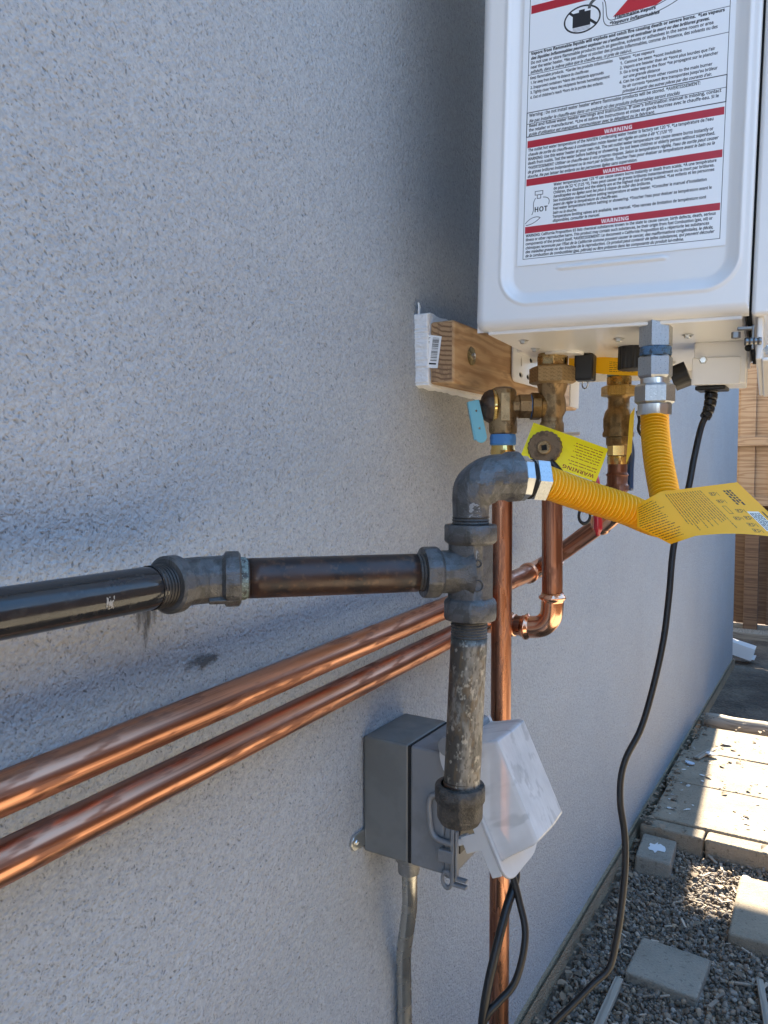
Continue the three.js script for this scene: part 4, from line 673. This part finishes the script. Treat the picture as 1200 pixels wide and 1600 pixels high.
// ------------------------------------------------------------ far service valve
{
  const v = thing('service_valve', 'dark brass service valve with a bulging body, farther along under the heater', 'valve', [1.166, 1.1, 0.215]);
  const X = 1.166, Z = 0.215, T = (g) => g.translate(X, 0, Z);
  part(v, 'stub', T(lathe([[0.0170, 1.2435], [0.0174, 1.246], [0.0174, 1.268]], 32)), mBrassOld);
  part(v, 'sealant_tape', T(lathe([[0.0168, 1.2315], [0.0176, 1.234], [0.0172, 1.239], [0.0177, 1.243], [0.0168, 1.2446]], 32)), mTapePale);
  part(v, 'collar', T(lathe([[0.015, 1.218], [0.0176, 1.218], [0.0180, 1.220], [0.0180, 1.230], [0.015, 1.2315]], 32)), brass([0.45, 0.29, 0.09], 251, 0.25));
  part(v, 'union_nut', orient(hexNut(0.0262, 0.0165, 0.1), V(X, 1.2012, Z), V(0, 1, 0), 0.1), brass([0.5, 0.33, 0.10], 253, 0.3));
  part(v, 'body', T(lathe([[0.0168, 1.128], [0.0178, 1.130], [0.0178, 1.140], [0.0225, 1.1415], [0.0232, 1.146], [0.0215, 1.150], [0.0222, 1.158], [0.0222, 1.168], [0.0205, 1.176], [0.0190, 1.180], [0.0160, 1.184], [0.0155, 1.198], [0.0175, 1.2015]], 40)), mBrassOld);
  part(v, 'tailpiece', orient(hexNut(0.0158, 0.018, 0.08), V(X, 1.112, Z), V(0, 1, 0), 0.3), mBrassBright);
  part(v, 'press_end', T(lathe([[0.0150, 1.100], [0.0158, 1.103], [0.0158, 1.112]], 30)), mBrassBright);
  part(v, 'lever_handle', sweep(spline([[1.19, 1.14, 0.225], [1.200, 1.12, 0.2265], [1.203, 1.09, 0.225], [1.203, 1.06, 0.225]], 20), 0.0052, 12), MP({ color: [0.012, 0.045, 0.13], roughness: 0.3, clearcoat: 0.4 }));
  part(v, 'drain_strap', sweep(spline([[1.150, 1.178, 0.246], [1.152, 1.165, 0.2485], [1.153, 1.150, 0.2475], [1.158, 1.140, 0.2535], [1.168, 1.138, 0.262]], 24), 0.0022, 8), mRubber);
}

// ------------------------------------------------------------ tags
{
  const t1 = canvasTex(512, 320, (x, w, h) => {
    const r = rng(12); x.fillStyle = '#f2e300'; x.fillRect(0, 0, w, h);
    x.save(); x.translate(w, h); x.rotate(Math.PI); x.fillStyle = '#8a3a10'; x.font = 'bold 44px sans-serif'; x.textBaseline = 'top'; x.fillText('WARNING', 24, 14);
    textBars(x, r, 22, 76, 225, 2, 26, 9, '#a26a14'); textBars(x, r, 22, 140, 225, 6, 25, 9, '#a26a14'); x.restore();
    x.fillStyle = '#222'; x.beginPath(); x.arc(205, 200, 8, 0, 7); x.fill();
  });
  const A = [0.971, 1.154, 0.153], B = [1.011, 1.119, 0.241], Cc = [0.980, 1.076, 0.234], D = [0.951, 1.110, 0.143];
  const g = sheet((u, v) => { const q = quad(D, Cc, B, A)(u, v); const k = Math.sin(u * 2.6 + 0.4) * 0.006 + Math.sin(v * 3) * 0.003; q.x -= k; q.z += k * 0.4; return q; }, 20, 12);
  single('warning_tag', 'lemon yellow paper tag printed WARNING upside down behind the drain cap', 'tag', g, MP({ map: t1, roughness: 0.55, transmission: 0.12, thickness: 0, side: THREE.DoubleSide }));

  const t2 = canvasTex(1024, 512, (x, w, h) => {
    const r = rng(19); x.fillStyle = '#f8b200'; x.fillRect(0, 0, w, h);
    const ink = '#5d3f05', col = (X, len, y0, hh) => { x.save(); x.translate(X, y0); x.rotate(Math.PI / 2); textBars(x, r, 0, 0, len, 1, 1, hh, ink); x.restore(); };
    // folded flap: lines run across it
    x.save(); for (let i = 0; i < 17; i++) textBars(x, r, 18, 40 + i * 26, 215, 1, 1, 8, ink); x.restore();
    // body: columns of tiny print parallel to the fold
    for (let i = 0; i < 15; i++) col(300 + i * 24, 440 * (0.85 + 0.15 * r()), 36, 8);
    // diagrams and headline
    x.strokeStyle = '#4b3405'; x.lineWidth = 4;
    for (const [a, b] of [[690, 70], [690, 150], [690, 330], [770, 250], [780, 320], [750, 390], [745, 450]]) { x.strokeRect(a, b, 34, 30); x.beginPath(); x.arc(a + 44, b + 10, 10, 0, 7); x.stroke(); x.fillStyle = '#3d2b06'; x.fillRect(a + 8, b + 6, 12, 16); col(a + 70, 40, b, 6); }
    x.strokeRect(690, 215, 30, 80); x.fillStyle = '#211704';
    for (let k = 0; k < 3; k++) { let p = 60; while (p < 190) { const q = 10 + r() * 22; x.fillRect(880 - k * 26, p, 17, q); p += q + 7; } }
    x.fillStyle = '#e8e2d2'; x.fillRect(850, 270, 96, 190); x.fillStyle = '#2c2a26'; for (let k = 0; k < 6; k++) { let p = 285; while (p < 440) { const q = 6 + r() * 22; x.fillRect(930 - k * 14, p, 8, q); p += q + 5; } }
    x.fillStyle = '#5d3f05'; x.fillRect(968, 270, 14, 120);
  });
  // main leaf and the folded flap, one bent card; u along the card, v across it (v=1 upper edge)
  const a = [0.731, 1.071, 0.364], b = [0.756, 1.080, 0.425], c = [0.748, 1.033, 0.474], d = [0.713, 1.033, 0.397], e1 = [0.716, 1.0245, 0.376], e2 = [0.715, 1.0385, 0.347], e3 = [0.727, 1.058, 0.343];
  const fd = 0.27;
  const tg = sheet((u, v) => {
    if (u < fd) {                                                   // flap: from the ragged left tip to the fold
      const t = u / fd, left = v < 0.5 ? arr(e1).lerp(arr(e2), v * 2) : arr(e2).lerp(arr(e3), v * 2 - 1), fold = arr(d).lerp(arr(a), v), q = left.lerp(fold, t); q.x -= 0.004 * Math.sin(t * Math.PI); return q;
    }
    const t = (u - fd) / (1 - fd), q = arr(d).lerp(arr(a), v).lerp(arr(c).lerp(arr(b), v), t); q.y += 0.0025 * Math.sin(t * 4) * (1 - v); q.x -= 0.003 * Math.sin(t * Math.PI); return q;
  }, 48, 16);
  single('gas_tag', 'orange yellow instruction tag bent around the gas hose, with a white sticker', 'tag', tg, MP({ map: t2, roughness: 0.5, transmission: 0.1, thickness: 0 }));
  const nb = sheet((u, v) => quad([1.1435, 1.100, 0.2325], [1.147, 1.118, 0.2395], [1.1535, 1.184, 0.2415], [1.150, 1.172, 0.2355])(u, v), 2, 6);
  single('valve_tag', 'narrow yellow tag seen edge on beside the far valve', 'tag', nb, M({ color: [0.75, 0.55, 0.03], roughness: 0.55 }));
}

// ------------------------------------------------------------ outlet box with a bubble cover
{
  const o = thing('outlet_box', 'grey weatherproof outlet box with a scuffed clear bubble cover ajar', 'outlet box', [0.84, 0.61, 0]);
  const x0 = 0.787, x1 = 0.893, yb = 0.612, yt = 0.760;
  part(o, 'box', box(x0, yb, 0.002, x1, yt, 0.066, 0.0035), mGreyPVC);
  part(o, 'gasket', box(x0 + 0.0015, yb + 0.0015, 0.0655, x1 - 0.0015, yt - 0.0015, 0.0695), mGap);
  part(o, 'extension', box(x0, yb, 0.069, x1, yt, 0.116, 0.004), mGreyPVCLight);
  part(o, 'cover_frame', box(x0 - 0.001, yb - 0.002, 0.1165, x1 + 0.001, yt + 0.004, 0.124, 0.002), mGreyPVCLight);
  part(o, 'receptacle', box(x0 + 0.02, yb + 0.02, 0.1235, x1 - 0.02, yt - 0.02, 0.127, 0.001), mBlackPlastic);
  const ear = new THREE.Shape(); ear.moveTo(0.795, 0.620); ear.lineTo(0.768, 0.622); ear.absarc(0.768, 0.631, 0.009, -Math.PI / 2, Math.PI / 2, true); ear.lineTo(0.795, 0.640); ear.closePath();
  const eh = new THREE.Path(); eh.absellipse(0.7725, 0.631, 0.005, 0.003, 0, 6.2832); ear.holes.push(eh);
  const eg = new THREE.ExtrudeGeometry(ear, { depth: 0.0025, bevelEnabled: true, bevelSize: 0.0005, bevelThickness: 0.0005, bevelSegments: 1 }); eg.translate(0, 0, 0.001);
  const em = part(o, 'mounting_ear', eg, mZinc);
  part(em, 'screw', orient(lathe([[0.0042, 0], [0.0036, 0.0022], [0.001, 0.003], [0.0001, 0.002]], 14), V(0.7695, 0.631, 0.0035), V(0, 0, 1)), mZinc);
  // moulded finger loop, latch strip and eyelet on the near side of the cover base
  const loop = sweep(spline([[0.7825, 0.708, 0.120], [0.7825, 0.7085, 0.104], [0.7825, 0.703, 0.0985], [0.7825, 0.680, 0.0985], [0.7825, 0.664, 0.1015], [0.7825, 0.657, 0.108], [0.7825, 0.655, 0.128]], 50), 0.0034, 8);
  part(o, 'finger_loop', loop, mGreyPVCLight);
  part(o, 'latch_strip', box(0.7795, 0.606, 0.127, 0.786, 0.675, 0.1315, 0.0012), mGreyPVCLight);
  part(o, 'latch_strip', box(0.7795, 0.614, 0.133, 0.786, 0.672, 0.1355, 0.001), mGreyPVCLight);
  part(o, 'latch_foot', mergeGeometries([box(0.7795, 0.606, 0.130, 0.786, 0.610, 0.147, 0.001), box(0.7795, 0.614, 0.135, 0.786, 0.6175, 0.147, 0.001)]), mGreyPVCLight);
  part(o, 'latch_block', box(0.7785, 0.632, 0.111, 0.7865, 0.647, 0.131, 0.0015), mGreyPVCLight);
  const ey = new THREE.TorusGeometry(0.0075, 0.0026, 8, 24); ey.scale(0.8, 1.25, 1); ey.rotateY(Math.PI / 2); ey.translate(0.784, 0.610, 0.121); part(o, 'eyelet', ey, mGreyPVCLight);
  part(o, 'hinge', orient(lathe([[0.0001, 0], [0.0105, 0], [0.0115, 0.001], [0.0115, 0.016], [0.0075, 0.0165], [0.0075, 0.022], [0.0001, 0.022]], 28), V(0.780, 0.770, 0.121), V(1, 0, 0)), mGreyPVCLight);
  part(o, 'hinge_bar', orient(lathe([[0.0085, 0], [0.0085, 0.085]], 20), V(0.803, 0.770, 0.121), V(1, 0, 0)), mGreyPVCLight);
  part(o, 'cheek', (() => { const s = new THREE.Shape(); s.moveTo(0.113, 0.772); s.quadraticCurveTo(0.108, 0.758, 0.116, 0.742); s.lineTo(0.132, 0.716); s.lineTo(0.132, 0.772); s.closePath(); const g = new THREE.ExtrudeGeometry(s, { depth: 0.003, bevelEnabled: false }); g.rotateY(-Math.PI / 2); g.translate(0.7855, 0, 0); return g; })(), M({ color: [0.42, 0.42, 0.43], roughness: 0.5 }));
  // the clear cover, swung out from its top hinge
  const dx = 0.052, Lc = 0.136, dep = 0.052;
  const prof = (s, d) => { const e = Math.min(dx - Math.abs(s), d, Lc - d); return dep * smooth(-0.001, 0.0095, e) * (1 - 0.06 * smooth(0.0, 1, Math.abs(s) / dx)); };
  const scuff = tex(512, 512, (u, v) => { const f = fbm(u, v, 6, 5, 5, 261), g = fbm(u, v, 40, 4, 3, 263), k = 0.80 + 0.26 * (f - 0.5) + 0.12 * (g - 0.5) - 0.18 * smooth(0.60, 0.75, fbm(u, v, 9, 7, 4, 265)); return S3([k * 1.0, k * 0.985, k * 0.97]); }, true);
  const mClear = MP({ map: scuff, color: [0.86, 0.86, 0.86], transmission: 0.3, thickness: 0, roughness: 0.42, ior: 1.5, side: THREE.DoubleSide });
  const N = 56, bub = sheet((u, v) => { const s = (u - 0.5) * 2 * dx, d = v * Lc; return V(s, -d, prof(s, d)); }, N, N);
  const place = new THREE.Matrix4().makeRotationX(-0.447).setPosition(0.840, 0.770, 0.128);
  const bm = part(o, 'bubble_cover', bub.applyMatrix4(place), mClear, 'frosted clear plastic cover hinged at the top');
  const fs = new THREE.Shape(); fs.moveTo(-0.057, 0.006); fs.lineTo(0.057, 0.006); fs.lineTo(0.057, -0.135); fs.quadraticCurveTo(0.05, -0.158, 0.02, -0.160); fs.lineTo(-0.03, -0.160); fs.quadraticCurveTo(-0.054, -0.160, -0.057, -0.142); fs.closePath();
  const fh = new THREE.Path(); fh.moveTo(-0.051, -0.001); fh.lineTo(0.051, -0.001); fh.lineTo(0.051, -0.1355); fh.lineTo(-0.051, -0.1355); fh.closePath(); fs.holes.push(fh);
  const hk = new THREE.Path(); hk.absellipse(-0.047, -0.148, 0.0035, 0.005, 0, 6.2832); fs.holes.push(hk);
  const fg = new THREE.ExtrudeGeometry(fs, { depth: 0.0025, bevelEnabled: true, bevelSize: 0.0007, bevelThickness: 0.0007, bevelSegments: 1 }); fg.translate(0, 0, -0.0025);
  part(bm, 'cover_rim', fg.applyMatrix4(place), mClear);
  part(bm, 'cover_skirt', box(-0.057, -0.150, -0.016, -0.0545, -0.085, -0.003, 0.001).applyMatrix4(place), mClear);
  part(bm, 'cover_catch', mergeGeometries([box(-0.057, -0.118, -0.036, -0.054, -0.098, -0.015, 0.001), box(-0.056, -0.108, -0.045, -0.040, -0.100, -0.034, 0.001)]).applyMatrix4(place), mClear);
}
{
  const cd = thing('conduit', 'bent silver metal conduit rising from the ground into the outlet box', 'conduit', [0.87, 0, 0.012]);
  part(cd, 'tube', sweep(spline([[0.878, -0.03, 0.0125], [0.876, 0.25, 0.0125], [0.874, 0.36, 0.0125], [0.871, 0.408, 0.0135], [0.862, 0.444, 0.0185], [0.854, 0.480, 0.027], [0.8495, 0.518, 0.034], [0.846, 0.55, 0.036], [0.8435, 0.612, 0.036]], 90), 0.0102, 26), speckMat([0.50, 0.48, 0.43], [0.42, 0.40, 0.36], [0.58, 0.55, 0.5], { seed: 271, rough: 0.26, metal: 0.85, bump: 0.0001, size: 0.12 }));
  part(cd, 'connector', lathe([[0.0105, 0.566], [0.0135, 0.568], [0.0142, 0.572], [0.0142, 0.583], [0.0172, 0.585], [0.0172, 0.6115]], 24).translate(0.8435, 0, 0.036), speckMat([0.25, 0.25, 0.245], [0.2, 0.2, 0.2], [0.34, 0.34, 0.33], { seed: 281, rough: 0.5, metal: 0.5 }));
}
// ------------------------------------------------------------ cords
{
  const c = thing('power_cord', 'black power cord hanging from the heater junction box toward the ground', 'power cord', [1.03, 0.5, 0.36]);
  const pts = [[1.0385, 1.190, 0.3615], [1.035, 1.167, 0.361], [1.028, 1.151, 0.354], [1.014, 1.107, 0.347], [1.004, 1.071, 0.343], [0.982, 1.0, 0.331], [0.967, 0.937, 0.329], [0.955, 0.886, 0.326], [0.935, 0.822, 0.317], [0.92, 0.781, 0.308], [0.906, 0.751, 0.296], [0.899, 0.729, 0.292], [0.893, 0.7, 0.293], [0.89, 0.668, 0.299], [0.884, 0.637, 0.302], [0.875, 0.601, 0.302], [0.863, 0.555, 0.299], [0.852, 0.522, 0.293], [0.84, 0.508, 0.28], [0.823, 0.486, 0.261], [0.81, 0.469, 0.246], [0.796, 0.45, 0.23], [0.77, 0.435, 0.205], [0.742, 0.455, 0.192], [0.730, 0.49, 0.192]];
  part(c, 'cord', sweep(spline(pts, 200), 0.0039, 14), mRubber);
  part(c, 'strain_relief', sweep(spline([[1.0388, 1.192, 0.3615], [1.0365, 1.178, 0.3612], [1.033, 1.163, 0.3585], [1.0305, 1.157, 0.356]], 26), (l, i) => 0.0082 - 0.0016 * i / 26 - (i % 6 === 3 ? 0.0012 : 0), 16, true, 0.5), mRubber);
  part(c, 'cord_plate', box(1.020, 1.1905, 0.345, 1.058, 1.1955, 0.380, 0.0015).applyMatrix4(new THREE.Matrix4()), mRubber);
}
{
  const c = thing('black_cord', 'black cord looping down from under the clear outlet cover', 'power cord', [0.8, 0.45, 0.2]);
  part(c, 'cord', sweep(spline([[0.842, 0.68, 0.131], [0.838, 0.655, 0.158], [0.832, 0.626, 0.178], [0.829, 0.606, 0.187], [0.826, 0.584, 0.195], [0.819, 0.557, 0.205], [0.806, 0.528, 0.206], [0.795, 0.503, 0.2], [0.781, 0.489, 0.189], [0.771, 0.481, 0.182], [0.764, 0.459, 0.173], [0.76, 0.43, 0.17]], 90), 0.0042, 14), mRubber);
  const d = thing('black_cord', 'second black cord running straight down past the discharge pipe', 'power cord', [0.8, 0.45, 0.2]);
  part(d, 'cord', sweep(spline([[0.850, 0.665, 0.131], [0.849, 0.64, 0.165], [0.842, 0.609, 0.184], [0.829, 0.595, 0.185], [0.815, 0.581, 0.184], [0.792, 0.544, 0.181], [0.775, 0.503, 0.177], [0.766, 0.466, 0.175], [0.763, 0.42, 0.174], [0.765, 0.36, 0.18]], 80), 0.0052, 14), mRubber);
}
renderer.render(scene, camera);
